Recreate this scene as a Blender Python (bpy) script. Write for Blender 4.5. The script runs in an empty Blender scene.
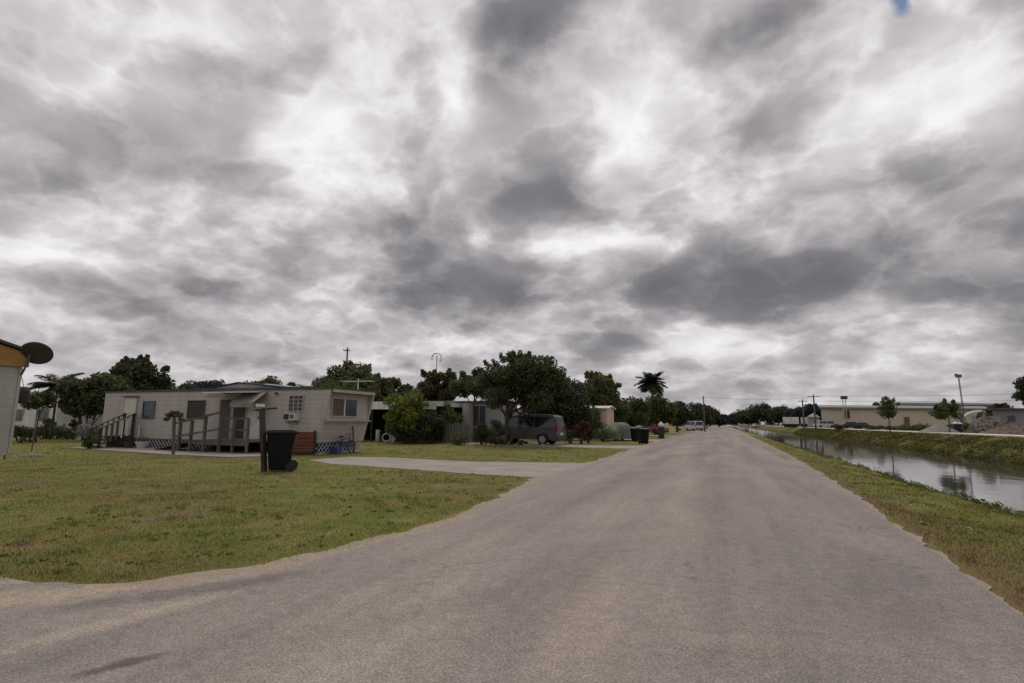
import bpy, bmesh, math, random
import numpy as np
from mathutils import Vector, Matrix
R = math.radians
rng = np.random.default_rng(7)
random.seed(7)
scene = bpy.context.scene
col = scene.collection

# ------------------------------------------------------------------ camera
FPX = 540.0; CAMH = 1.45
PITCH = R(8.49592591778973); YAW = R(21.102863793258386); ROLL = R(0.5)
fw = Vector((-math.sin(YAW)*math.cos(PITCH), math.cos(YAW)*math.cos(PITCH), math.sin(PITCH)))
rt0 = Vector((math.cos(YAW), math.sin(YAW), 0)); up0 = rt0.cross(fw)
rt = math.cos(ROLL)*rt0 + math.sin(ROLL)*up0
up = math.cos(ROLL)*up0 - math.sin(ROLL)*rt0
cd = bpy.data.cameras.new('camera'); cam = bpy.data.objects.new('camera', cd); col.objects.link(cam)
cd.sensor_width = 36; cd.lens = 36*FPX/1024; cd.clip_end = 9000; cd.clip_start = 0.05
m = Matrix((rt, up, -fw)).transposed().to_4x4(); m.translation = Vector((0, 0, CAMH))
cam.matrix_world = m
scene.camera = cam

def at(px, py, d):
    "world point seen at pixel (px,py) at depth d"
    return Vector((0, 0, CAMH)) + d*(fw + (px-512)/FPX*rt + (341.5-py)/FPX*up)
def spot(px, d, z=0):
    p = at(px, 424, d); return Vector((p.x, p.y, z))

# ------------------------------------------------------------------ materials
def pm(name, c1, c2=None, scale=3., rough=.8, bump=0., bscale=None, detail=5., metal=0., spec=None, island=0., stretch=None, ramp=(.35, .65), c3=None):
    mt = bpy.data.materials.new(name); mt.use_nodes = True
    nt = mt.node_tree; N = nt.nodes; L = nt.links
    b = N['Principled BSDF']; b.inputs['Roughness'].default_value = rough; b.inputs['Metallic'].default_value = metal
    if spec is not None: b.inputs['Specular IOR Level'].default_value = spec
    tc = N.new('ShaderNodeTexCoord'); src = tc.outputs['Object']
    if stretch:
        mp = N.new('ShaderNodeMapping'); mp.inputs['Scale'].default_value = stretch
        L.new(src, mp.inputs['Vector']); src = mp.outputs['Vector']
    c2 = c2 or tuple(x*.8 for x in c1)
    nz = N.new('ShaderNodeTexNoise'); nz.inputs['Scale'].default_value = scale; nz.inputs['Detail'].default_value = detail
    nz.inputs['Roughness'].default_value = .62
    L.new(src, nz.inputs['Vector'])
    rp = N.new('ShaderNodeValToRGB'); L.new(nz.outputs['Fac'], rp.inputs['Fac'])
    rp.color_ramp.elements[0].position = ramp[0]; rp.color_ramp.elements[1].position = ramp[1]
    rp.color_ramp.elements[0].color = (*c1, 1); rp.color_ramp.elements[1].color = (*c2, 1)
    out = rp.outputs['Color']
    if c3:
        e = rp.color_ramp.elements.new((ramp[0]+ramp[1])/2); e.color = (*c3, 1)
    if island:
        g = N.new('ShaderNodeNewGeometry')
        hs = N.new('ShaderNodeHueSaturation'); mr = N.new('ShaderNodeMapRange')
        mr.inputs['To Min'].default_value = 1-island; mr.inputs['To Max'].default_value = 1+island
        L.new(g.outputs['Random Per Island'], mr.inputs['Value']); L.new(mr.outputs['Result'], hs.inputs['Value'])
        mr2 = N.new('ShaderNodeMapRange'); mr2.inputs['To Min'].default_value = .5-island*.05; mr2.inputs['To Max'].default_value = .5+island*.05
        L.new(g.outputs['Random Per Island'], mr2.inputs['Value']); L.new(mr2.outputs['Result'], hs.inputs['Hue'])
        L.new(out, hs.inputs['Color']); out = hs.outputs['Color']
    L.new(out, b.inputs['Base Color'])
    if bump:
        n2 = N.new('ShaderNodeTexNoise'); n2.inputs['Scale'].default_value = bscale or scale*6; n2.inputs['Detail'].default_value = 4
        L.new(src, n2.inputs['Vector'])
        bp = N.new('ShaderNodeBump'); bp.inputs['Strength'].default_value = bump; bp.inputs['Distance'].default_value = .02
        L.new(n2.outputs['Fac'], bp.inputs['Height']); L.new(bp.outputs['Normal'], b.inputs['Normal'])
    return mt

def siding(name, c, pitch=.2, axis='Z', c2=None, strength=.7, rough=.6):
    "lapped / ribbed cladding: courses come out of a bump, grime out of a noise"
    mt = pm(name, c, c2 or tuple(x*.78 for x in c), scale=.9, rough=rough, ramp=(.35, .72), stretch=(2.4, 2.4, .3), detail=8)
    nt = mt.node_tree; N = nt.nodes; L = nt.links; b = N['Principled BSDF']
    tc = N.new('ShaderNodeTexCoord'); sp = N.new('ShaderNodeSeparateXYZ'); L.new(tc.outputs['Object'], sp.inputs[0])
    if axis == 'XY':
        ad = N.new('ShaderNodeMath'); ad.operation = 'ADD'; L.new(sp.outputs['X'], ad.inputs[0]); L.new(sp.outputs['Y'], ad.inputs[1]); s = ad.outputs[0]
    else: s = sp.outputs[axis]
    dv = N.new('ShaderNodeMath'); dv.operation = 'DIVIDE'; dv.inputs[1].default_value = pitch; L.new(s, dv.inputs[0])
    fr = N.new('ShaderNodeMath'); fr.operation = 'FRACT'; L.new(dv.outputs[0], fr.inputs[0])
    pw = N.new('ShaderNodeMath'); pw.operation = 'POWER'; pw.inputs[1].default_value = 5; L.new(fr.outputs[0], pw.inputs[0])
    bp = N.new('ShaderNodeBump'); bp.inputs['Strength'].default_value = strength; bp.inputs['Distance'].default_value = .02
    bp.invert = True
    L.new(pw.outputs[0], bp.inputs['Height']); L.new(bp.outputs['Normal'], b.inputs['Normal'])
    return mt

def leafmat(name, a, b, island=.45, scale=.9):
    mt = pm(name, a, b, scale=scale, rough=.6, island=island, spec=.25)
    nt = mt.node_tree; N = nt.nodes; L = nt.links; p = N['Principled BSDF']
    # thin leaves let some light through
    tr = N.new('ShaderNodeBsdfTranslucent'); mx = N.new('ShaderNodeMixShader'); mx.inputs[0].default_value = .36
    src = p.inputs['Base Color'].links[0].from_socket
    L.new(src, tr.inputs['Color']); L.new(p.outputs[0], mx.inputs[1]); L.new(tr.outputs[0], mx.inputs[2])
    L.new(mx.outputs[0], N['Material Output'].inputs['Surface'])
    return mt

M = {}
M['wall_tan'] = siding('wall_tan', (.43, .395, .37), .21, c2=(.35, .32, .295))
M['wall_white'] = siding('wall_white', (.6, .6, .58), .2)
M['wall_grey'] = siding('wall_grey', (.30, .29, .29), .2)  # plain shed grey; on the white second home, tree shade put into the colour
M['wall_beige'] = siding('wall_beige', (.58, .47, .34), .25)
M['wall_near'] = siding('wall_near', (.44, .425, .40), .19, c2=(.33, .31, .285))
M['skirt_panel'] = pm('skirt_panel', (.40, .38, .36), (.30, .285, .265), 1.2, .6)
M['metal_wall'] = siding('metal_wall', (.58, .50, .38), .6, axis='XY', c2=(.50, .44, .35), strength=.4)
M['metal_wall_grey'] = siding('metal_wall_grey', (.30, .31, .32), .6, axis='XY', strength=.4)
M['roof_green'] = siding('roof_green', (.23, .235, .19), .5, axis='XY', strength=.3)
M['roof_dark'] = pm('roof_dark', (.05, .047, .045), (.08, .075, .07), 2, .8)
M['roof_white'] = pm('roof_white', (.75, .75, .74), (.5, .5, .49), 1.5, .5)
M['fascia_gold'] = pm('fascia_gold', (.40, .225, .062), (.28, .15, .04), 1.6, .65, .1)
M['white'] = pm('white_paint', (.72, .71, .68), (.58, .57, .54), 4, .5)
M['cream'] = pm('cream_paint', (.62, .60, .50), (.52, .5, .42), 4, .55)
M['wood_grey'] = pm('wood_grey', (.15, .125, .105), (.085, .07, .058), 3, .85, .4, 30, stretch=(1, 1, .3))
M['wood_dark'] = pm('wood_dark', (.05, .04, .033), (.028, .022, .018), 3, .85, .4, 30)
M['wood_post'] = pm('wood_post', (.075, .05, .042), (.035, .025, .022), 4, .85, .5, 40, stretch=(1, 1, .25))
M['wood_red'] = pm('wood_red', (.16, .052, .03), (.09, .032, .02), 5, .75, .3, 40)
M['glass'] = pm('glass_dark', (.012, .014, .018), (.02, .022, .026), 1, .08, spec=.6)
M['screen'] = pm('screen_dark', (.035, .028, .028), (.05, .04, .04), 8, .7)
M['curtain'] = pm('curtain', (.13, .10, .085), (.07, .055, .05), 6, .8, stretch=(6, 6, .4))
M['glass_blue'] = pm('glass_blue', (.03, .045, .06), (.05, .07, .09), 2, .12, spec=.6)
M['frame_alu'] = pm('frame_alu', (.45, .45, .44), None, 5, .4, metal=.3)
M['black_plastic'] = pm('black_plastic', (.006, .006, .008), (.010, .010, .012), 4, .6, .1, 60, spec=.15)
M['lid_plastic'] = pm('lid_plastic', (.022, .022, .024), (.03, .03, .032), 4, .35)
M['teal_plastic'] = pm('teal_plastic', (.006, .022, .024), (.010, .03, .032), 4, .45)
M['rubber'] = pm('rubber', (.014, .014, .014), (.022, .021, .02), 10, .8)
M['rim'] = pm('rim_metal', (.42, .42, .43), None, 5, .35, metal=.6)
M['suv_paint'] = pm('suv_paint', (.095, .10, .105), (.08, .085, .09), 2, .28, metal=.35)
M['suv_trim'] = pm('suv_trim', (.03, .03, .032), None, 3, .6)
M['chrome'] = pm('chrome', (.6, .6, .6), None, 3, .2, metal=.9)
M['red_lens'] = pm('red_lens', (.30, .01, .015), (.22, .008, .01), 6, .2)
M['red_paint'] = pm('red_paint', (.32, .02, .02), (.25, .018, .018), 3, .3)
M['white_car'] = pm('white_car', (.5, .5, .5), (.42, .42, .42), 3, .35)
M['dark_car'] = pm('dark_car', (.03, .035, .045), None, 3, .3)
M['blue_paint'] = pm('blue_paint', (.03, .055, .17), (.025, .04, .12), 5, .45)
M['navy'] = pm('navy_paint', (.012, .02, .06), (.01, .014, .04), 5, .5)
M['blue_tarp'] = pm('blue_tarp', (.16, .27, .32), (.12, .2, .25), 5, .6, .3, 12)
M['cover'] = pm('cover_cloth', (.17, .175, .14), (.10, .105, .08), 2, .85, .4, 8)
M['canvas'] = pm('canvas', (.30, .26, .235), (.20, .17, .155), 3, .85, .3, 20)
M['steel'] = pm('steel', (.16, .16, .165), (.10, .09, .085), 6, .5, metal=.5)
M['dish'] = pm('dish_grey', (.040, .038, .040), (.055, .05, .048), 3, .6)
M['concrete'] = pm('concrete', (.37, .32, .275), (.24, .205, .18), 1.1, .9, .35, 60, detail=9, ramp=(.3, .7))
M['stone'] = pm('stone', (.32, .30, .27), (.16, .15, .13), 3, .9, .6, 14, island=.3)
M['terracotta'] = pm('terracotta', (.12, .05, .035), None, 4, .8)
M['bark'] = pm('bark', (.085, .068, .055), (.045, .036, .03), 5, .95, .8, 25, stretch=(1, 1, .3))
M['bark_pale'] = pm('bark_pale', (.20, .18, .16), (.11, .10, .09), 5, .95, .6, 25, stretch=(1, 1, .3))
M['pole_wood'] = pm('pole_wood', (.13, .115, .10), (.07, .06, .055), 3, .9, .4, 20, stretch=(1, 1, .1))
M['cable'] = pm('cable', (.03, .03, .03), None, 3, .6)
M['lattice'] = pm('lattice_paint', (.66, .65, .68), (.5, .49, .52), 5, .6)
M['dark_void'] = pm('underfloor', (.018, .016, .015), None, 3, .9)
M['fence_board'] = pm('fence_board', (.16, .15, .14), (.08, .075, .07), 6, .9, .4, 30, stretch=(4, 4, .4))
M['rubble'] = pm('rubble', (.12, .055, .042), (.06, .038, .03), 1.5, .95, .8, 8, c3=(.17, .13, .105))
M['gravel'] = pm('gravel_heap', (.30, .28, .25), (.20, .185, .165), 4, .95, .8, 20)
L_ = {
 'dark': leafmat('leaf_dark', (0.0612, 0.0774, 0.0306), (0.1044, 0.1224, 0.0468)),
 'black': leafmat('leaf_blackgreen', (0.0414, 0.0504, 0.027), (0.0684, 0.0792, 0.0396)),
 'mid': leafmat('leaf_mid', (0.069, 0.093, 0.03), (0.1126, 0.138, 0.045)),
 'olive': leafmat('leaf_olive', (0.093, 0.108, 0.0406), (0.135, 0.147, 0.057)),
 'warm': leafmat('leaf_warm', (0.0625, 0.065, 0.03), (0.1025, 0.0825, 0.0413)),
 'bright': leafmat('leaf_bright', (.10, .145, .028), (.06, .095, .022)),
 'yellow': leafmat('leaf_yellow', (.22, .23, .035), (.085, .11, .026)),
 'palm': leafmat('leaf_palm', (0.035, 0.045, 0.03), (0.0562, 0.065, 0.0375)),
 'red': leafmat('leaf_red', (.085, .020, .022), (.035, .03, .018)),
 'bloom': leafmat('leaf_bloom', (.30, .25, .31), (.10, .11, .08)),
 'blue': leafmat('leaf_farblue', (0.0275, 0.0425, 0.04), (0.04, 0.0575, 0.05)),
 'weed': leafmat('leaf_weed', (.095, .135, .03), (.15, .165, .04)),
}

# ------------------------------------------------------------------ mesh builder
def link(name, me, mat, parent=None, loc=None):
    o = bpy.data.objects.new(name, me); col.objects.link(o)
    if mat is not None: me.materials.append(mat)
    if parent is not None: o.parent = parent
    if loc is not None: o.location = loc
    return o
def rootloc(o):
    v = Vector((0, 0, 0))
    while o is not None:
        v += o.location; o = o.parent
    return v
class MB:
    def __init__(s): s.v = []; s.f = []
    def add(s, vs, fs):
        n = len(s.v); s.v += [Vector(v) for v in vs]; s.f += [tuple(i+n for i in f) for f in fs]; return s
    def box(s, x0, x1, y0, y1, z0, z1):
        return s.add([(x0,y0,z0),(x1,y0,z0),(x1,y1,z0),(x0,y1,z0),(x0,y0,z1),(x1,y0,z1),(x1,y1,z1),(x0,y1,z1)],
              [(0,3,2,1),(4,5,6,7),(0,1,5,4),(1,2,6,5),(2,3,7,6),(3,0,4,7)])
    def bar(s, p, q, w, h=None, upv=(0,0,1)):
        p = Vector(p); q = Vector(q); h = h or w
        d = (q-p).normalized(); u = Vector(upv)
        if abs(d.dot(u)) > .95: u = Vector((0,1,0))
        a = d.cross(u).normalized()*w/2; b = a.cross(d).normalized()*h/2
        return s.add([p-a-b, p+a-b, p+a+b, p-a+b, q-a-b, q+a-b, q+a+b, q-a+b],
              [(0,3,2,1),(4,5,6,7),(0,1,5,4),(1,2,6,5),(2,3,7,6),(3,0,4,7)])
    def tube(s, pts, rs, n=8, cap=True):
        pts = [Vector(p) for p in pts]
        if not hasattr(rs, '__len__'): rs = [rs]*len(pts)
        vs = []; fs = []
        ref = None
        for i, p in enumerate(pts):
            d = (pts[min(i+1, len(pts)-1)]-pts[max(i-1, 0)]).normalized()
            if ref is None: ref = Vector((0,0,1)) if abs(d.z) < .9 else Vector((1,0,0))
            a = (ref - d*ref.dot(d)).normalized(); b = d.cross(a); ref = a
            for k in range(n):
                t = 2*math.pi*k/n; vs.append(p+rs[i]*(math.cos(t)*a+math.sin(t)*b))
        for i in range(len(pts)-1):
            for k in range(n):
                fs.append((i*n+k, i*n+(k+1)%n, (i+1)*n+(k+1)%n, (i+1)*n+k))
        if cap: fs.append(tuple(reversed(range(n)))); fs.append(tuple((len(pts)-1)*n+k for k in range(n)))
        return s.add(vs, fs)
    def prism(s, poly, a0, a1, axis='y'):
        "poly of 2D points; axis y: poly is (x,z); axis x: poly is (y,z); axis z: poly is (x,y)"
        f = {'y': lambda p, t: (p[0], t, p[1]), 'x': lambda p, t: (t, p[0], p[1]), 'z': lambda p, t: (p[0], p[1], t)}[axis]
        n = len(poly)
        return s.add([f(p, a0) for p in poly]+[f(p, a1) for p in poly],
              [tuple(range(n)), tuple(reversed(range(n, 2*n)))]+[(i, i+n, (i+1)%n+n, (i+1)%n) for i in range(n)])
    def lathe(s, c, prof, n=16, axis='z'):
        vs = []; fs = []
        for r, h in prof:
            for k in range(n):
                t = 2*math.pi*k/n; u, w = r*math.cos(t), r*math.sin(t)
                vs.append(Vector(c)+Vector({'z': (u, w, h), 'y': (u, h, w), 'x': (h, u, w)}[axis]))
        for i in range(len(prof)-1):
            for k in range(n): fs.append((i*n+k, i*n+(k+1)%n, (i+1)*n+(k+1)%n, (i+1)*n+k))
        fs.append(tuple(reversed(range(n)))); fs.append(tuple((len(prof)-1)*n+k for k in range(n)))
        return s.add(vs, fs)
    def build(s, name, mat, parent=None, bevel=0, smooth=False, world=True, loc=None, rot=None):
        "world=True: verts are world coordinates"
        off = Vector((0,0,0))
        if world: off = rootloc(parent) if parent is not None else (Vector(loc) if loc is not None else off)
        me = bpy.data.meshes.new(name)
        me.from_pydata([tuple(v-off) for v in s.v], [], s.f)
        bm = bmesh.new(); bm.from_mesh(me)
        bmesh.ops.recalc_face_normals(bm, faces=bm.faces)
        if bevel: bmesh.ops.bevel(bm, geom=bm.edges[:], offset=bevel, segments=2, affect='EDGES', clamp_overlap=True)
        bm.to_mesh(me); bm.free()
        if smooth: me.polygons.foreach_set('use_smooth', [True]*len(me.polygons))
        o = link(name, me, mat, parent, loc if parent is None else None)
        return o
def tag(o, label=None, cat=None, group=None, kind=None):
    if label: o['label'] = label
    if cat: o['category'] = cat
    if group: o['group'] = group
    if kind: o['kind'] = kind
    return o
def thing(name, label, cat, loc, group=None, rz=0):
    o = bpy.data.objects.new(name, None); col.objects.link(o); o.location = Vector(loc); o.rotation_euler.z = rz
    o.empty_display_size = .3
    return tag(o, label, cat, group)
def kids(o): return [c for c in bpy.data.objects if c.parent == o]
def copy_tree(o, parent=None):
    c = o.copy(); col.objects.link(c)
    if parent is not None: c.parent = parent
    for ch in kids(o): copy_tree(ch, c)
    return c
def npmesh(name, V, F, mat, parent=None, loc=None, nper=4):
    me = bpy.data.meshes.new(name)
    V = np.asarray(V, dtype=np.float32); F = np.asarray(F, dtype=np.int32)
    me.vertices.add(len(V)); me.vertices.foreach_set('co', V.ravel())
    me.loops.add(F.size); me.loops.foreach_set('vertex_index', F.ravel())
    me.polygons.add(len(F)); me.polygons.foreach_set('loop_start', np.arange(0, F.size, nper, dtype=np.int32))
    me.polygons.foreach_set('loop_total', np.full(len(F), nper, dtype=np.int32))
    me.update(calc_edges=True); me.validate()
    return link(name, me, mat, parent, loc)

# ------------------------------------------------------------------ foliage
def unit(n):
    v = rng.normal(size=(n, 3)); return v/np.linalg.norm(v, axis=1, keepdims=True)
def leaves(centres, radii, per, size, squash=.8, asp=.55, outward=.5):
    "leaf-shaped quads scattered through clumps"
    V = []
    for c, r, k in zip(centres, radii, per):
        d = unit(k); m = r*rng.uniform(.25, 1.08, (k, 1))**.55
        p = np.asarray(c)+d*m*np.array([1, 1, squash])
        nrm = unit(k)+outward*d+np.array([0, 0, .45]); nrm /= np.linalg.norm(nrm, axis=1, keepdims=True)
        t = np.cross(nrm, unit(k)); t /= np.linalg.norm(t, axis=1, keepdims=True)+1e-9
        b = np.cross(nrm, t); s = size*rng.uniform(.6, 1.35, (k, 1))
        V.append(np.stack([p-t*s, p-b*s*asp+t*s*.1, p+t*s, p+b*s*asp+t*s*.1], axis=1))
    V = np.concatenate(V).reshape(-1, 3)
    return V, np.arange(len(V)).reshape(-1, 4)
def clumps(c, rx, ry, rz, n, rc, flat=-.55, lo=.45):
    C = []; Rr = []
    while len(C) < n:
        d = unit(1)[0]
        if d[2] < flat: continue
        q = rng.uniform(lo, .92)
        C.append(np.asarray(c)+d*q*np.array([rx, ry, rz])); Rr.append(rc*rng.uniform(.6, 1.25))
    return C, Rr
def tree(name, label, cat, base, height, rx, rz=None, n=26, total=5000, leaf=.16, mat='dark', bark='bark', rc=None,
         group=None, trunks=1, trunk_r=.16, ry=None, cz=None, flat=-.5, limbs=7, spike=0, lean=0, lo=.45):
    base = Vector(base); rz = rz or height*.35; ry = ry or rx
    cz = cz if cz is not None else height-rz
    t = thing(name, label, cat, base, group)
    ctr = np.array([lean, 0, cz]); rc = rc or rx*.38
    C, Rr = clumps(ctr, rx-rc*.6, ry-rc*.6, rz-rc*.5, n, rc, flat, lo)
    for k in range(spike):   # shoots that break the outline
        a = rng.uniform(0, 2*math.pi); u = rng.uniform(.1, .95)
        for q in (0, 1, 2):
            C.append(ctr+np.array([rx*u*math.cos(a)*(.82+.05*q), ry*u*math.sin(a)*(.82+.05*q), rz*math.sqrt(1-u*u)*(.78+.09*q)])); Rr.append(rc*(.42-.10*q))
    w = np.array(Rr)**2; per = np.maximum((w/w.sum()*total*1.7).astype(int), 12)
    V, F = leaves(C, Rr, per, leaf*1.08)
    tb = MB()
    for k in range(trunks):
        a = 2*math.pi*k/max(trunks, 1)+.4; o = Vector((math.cos(a), math.sin(a), 0))*(.0 if trunks == 1 else trunk_r*1.6)
        top = Vector(ctr)*.9 + Vector((math.cos(a), math.sin(a), 0))*(0 if trunks == 1 else rx*.35); top.z = cz
        mid = o.lerp(top, .5)+Vector((rng.uniform(-.08, .08), rng.uniform(-.08, .08), 0))*height*.3
        r = trunk_r/(1 if trunks == 1 else 1.4)
        tb.tube([o-Vector((0, 0, .05)), o+Vector((0, 0, height*.06)), mid, top], [r*1.5, r, r*.75, r*.3], 8)
        for j in range(limbs):
            i = int(rng.integers(len(C))); e = Vector(C[i]); s = o.lerp(top, rng.uniform(.35, .8))
            mm = s.lerp(e, .5)+Vector((0, 0, -.12*(e-s).length))
            tb.tube([s, mm, e], [r*.42, r*.3, r*.1], 6)
    tb.build('trunk', M[bark], t, smooth=True, world=False)
    npmesh('crown', V, F, L_[mat], t)
    return t
def bush(name, label, base, rx, h, ry=None, total=1800, leaf=.07, mat='mid', n=14, group=None, cat='bush', cz=None, rc=None):
    ry = ry or rx; base = Vector(base)
    t = thing(name, label, cat, base, group)
    rc = rc or min(rx, h)*.42
    C, Rr = clumps(np.array([0, 0, h*.42]), rx-rc*.6, ry-rc*.6, h*.58-rc*.5, n, rc, -.7, .3)
    w = np.array(Rr)**2; per = np.maximum((w/w.sum()*total).astype(int), 10)
    V, F = leaves(C, Rr, per, leaf)
    V = V[:].copy(); V[:, 2] = np.maximum(V[:, 2], .01)
    s = MB()
    for k in range(5):
        a = 2*math.pi*k/5; s.tube([(0.04*math.cos(a), .04*math.sin(a), -.03), (rx*.5*math.cos(a), ry*.5*math.sin(a), h*.55)], [.03, .012], 5)
    s.build('stem', M['bark'], t, world=False)
    npmesh('foliage', V, F, L_[mat], t)
    return t
def palm(label, base, height, fl, n=20, trunk_r=.13, mat='palm', droop=1.0, group=None, bark='bark_pale', width=.35, curve=.25):
    t = thing('palm_tree', label, 'palm tree', base, group)
    tb = MB(); pts = [(curve*math.sin(i*.5), 0, height*i/6) for i in range(7)]
    tb.tube(pts, [trunk_r*1.4]+[trunk_r]*5+[trunk_r*.8], 9); tb.build('trunk', M[bark], t, smooth=True, world=False)
    top = np.array(pts[-1]); V = []
    for k in range(n):
        a = 2*math.pi*k/n*2.4+rng.uniform(-.2, .2); el = rng.uniform(-.2, 1.4); L = fl*rng.uniform(.8, 1.1)
        h = np.array([math.cos(a), math.sin(a), 0]); s = np.array([-math.sin(a), math.cos(a), 0])
        prev = None
        for i in range(15):
            u = i/14; e = el-droop*1.35*u
            p = top.copy() if prev is None else prev+(h*math.cos(e)+np.array([0, 0, math.sin(e)]))*L/14
            if prev is not None:
                w = fl*width*.8*math.sin(math.pi*min(u*.9+.1, 1))**.6
                fwd = (p-prev)/np.linalg.norm(p-prev); nd = np.cross(fwd, s)
                for sg in (-1, 1):
                    for h2 in (0, .33, .66):
                        q = prev+(p-prev)*h2
                        tip = q+sg*s*w*.8+fwd*w*.45-np.array([0, 0, 1])*w*rng.uniform(.15, .5)
                        V.append([q-fwd*.03*fl*.5, q+fwd*.03*fl*.6, tip+fwd*.012*fl, tip-fwd*.012*fl])
                V.append([prev-s*.02, prev+s*.02, p+s*.015, p-s*.015])
            prev = p
    V = np.array(V).reshape(-1, 3)
    npmesh('crown', V, np.arange(len(V)).reshape(-1, 4), L_[mat], t)
    return t

# ------------------------------------------------------------------ world
SUN_EL = R(58); SUN_AZ = 28.0   # azimuth in degrees left of +Y
w = bpy.data.worlds.new('World'); scene.world = w; w.use_nodes = True
nt = w.node_tree; N = nt.nodes; LK = nt.links
for n_ in list(N): N.remove(n_)
def nd(t, **k):
    x = N.new(t)
    for a, b in k.items(): setattr(x, a, b)
    return x
def setin(x, i, v):
    if hasattr(v, 'links') or isinstance(v, bpy.types.NodeSocket): LK.new(v, x.inputs[i])
    else: x.inputs[i].default_value = v
def mth(op, a, b=None, c=None, clamp=False):
    x = nd('ShaderNodeMath', operation=op); x.use_clamp = clamp; setin(x, 0, a)
    if b is not None: setin(x, 1, b)
    if c is not None: setin(x, 2, c)
    return x.outputs[0]
def vm(op, a, b=None, scale=None):
    x = nd('ShaderNodeVectorMath', operation=op); setin(x, 0, a)
    if b is not None: setin(x, 1, b)
    if scale is not None: setin(x, 3, scale)
    return x.outputs['Value'] if op in ('LENGTH', 'DOT_PRODUCT', 'DISTANCE') else x.outputs['Vector']
def noise(v, scale, detail=4, rough=.5, lac=2., dist=0.):
    x = nd('ShaderNodeTexNoise'); setin(x, 'Vector', v); x.inputs['Scale'].default_value = scale; x.inputs['Detail'].default_value = detail
    x.inputs['Roughness'].default_value = rough; x.inputs['Lacunarity'].default_value = lac; x.inputs['Distortion'].default_value = dist
    return x
tc = nd('ShaderNodeTexCoord'); D = tc.outputs['Generated']
sp = nd('ShaderNodeSeparateXYZ'); LK.new(D, sp.inputs[0])
OFF = .36
zz = mth('ADD', mth('MAXIMUM', sp.outputs['Z'], 0.0), OFF)
cb = nd('ShaderNodeCombineXYZ'); LK.new(mth('DIVIDE', sp.outputs['X'], zz), cb.inputs[0]); LK.new(mth('DIVIDE', sp.outputs['Y'], zz), cb.inputs[1])
P = cb.outputs[0]
def skyP(px, py):
    d = (at(px, py, 1)-Vector((0, 0, CAMH))).normalized(); z = max(d.z, 0)+OFF
    return Vector((d.x/z, d.y/z, 0))
wn = noise(P, 2.2, 2, .45)
wv = vm('SCALE', vm('SUBTRACT', wn.outputs['Color'], (.5, .5, .5)), scale=.12)
P2 = vm('ADD', P, wv)
wn2 = noise(P, 5., 4, .5)
wv2 = vm('SCALE', vm('SUBTRACT', wn2.outputs['Color'], (.5, .5, .5)), scale=.13)
big = noise(P2, 1.6, 2, .45).outputs['Fac']
sundir = Vector((-math.sin(R(SUN_AZ)), math.cos(R(SUN_AZ)), 0))
midn = noise(P2, 4.2, 6, .5).outputs['Fac']
mid2 = noise(vm('ADD', P2, tuple(sundir*.05)), 4.2, 2, .5).outputs['Fac']
mid3 = noise(P2, 4.2, 2, .5).outputs['Fac']
relief = mth('SUBTRACT', mid3, mid2)
fine = midn
dens0 = mth('ADD', mth('MULTIPLY', big, .50), mth('MULTIPLY', midn, .75))
dens = 0.0
# cloud masses: (px,py) only fixes the direction in which each one hangs
PB = vm('ADD', vm('ADD', P, wv2), vm('SCALE', wv, scale=.3))
def blob(dens, px, py, rx, ry, amp):
    c = skyP(px, py); a = skyP(px+rx, py)-c; b = skyP(px, py-ry)-c
    det = a.x*b.y-a.y*b.x
    q = vm('SUBTRACT', PB, tuple(c))
    u = vm('DOT_PRODUCT', q, (b.y/det, -b.x/det, 0)); v = vm('DOT_PRODUCT', q, (-a.y/det, a.x/det, 0))
    r2 = mth('ADD', mth('MULTIPLY', u, u), mth('MULTIPLY', v, v))
    g = mth('MULTIPLY', mth('EXPONENT', mth('MULTIPLY', r2, -1.)), amp)
    return mth('ADD', dens, g)
BLOBS = [(690,292,140,28,.36),(800,268,90,36,.30),(890,232,80,36,.22),(548,195,58,36,.38),(600,345,60,16,.26),(545,25,62,52,.34),
 (785,20,90,46,.24),(425,280,58,50,.32),(20,190,70,34,.20),(240,285,100,20,.14),(940,290,100,22,.20),
 (1000,310,60,14,.14),(370,215,60,30,.14),(505,300,40,26,.18),(860,385,90,8,.12),(910,180,60,30,.10),(330,350,120,12,.08),
 (455,85,26,110,-.26),(320,140,50,46,-.20),(95,85,60,38,-.20),(645,95,50,50,-.24),(640,160,60,26,-.14),(890,95,90,50,-.20),(985,70,60,60,-.16),
 (600,243,100,11,-.20),(60,262,80,12,-.20),(478,240,14,26,-.24),(210,190,60,26,-.10),(450,345,60,10,-.14),(730,348,110,12,-.18),(960,352,70,9,-.16),(180,30,110,34,-.14),(320,295,25,7,-.18)]
for bl in BLOBS: dens = blob(dens, *bl)
blobs = dens
dens = mth('ADD', dens0, blobs)
def step(v, lo, hi):
    x = nd('ShaderNodeMapRange', interpolation_type='SMOOTHSTEP'); setin(x, 'Value', v); x.inputs['From Min'].default_value = lo; x.inputs['From Max'].default_value = hi; return x.outputs[0]
def rim(v, c, w_): return mth('MAXIMUM', mth('SUBTRACT', 1., mth('DIVIDE', mth('ABSOLUTE', mth('SUBTRACT', v, c)), w_)), 0.)
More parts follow.
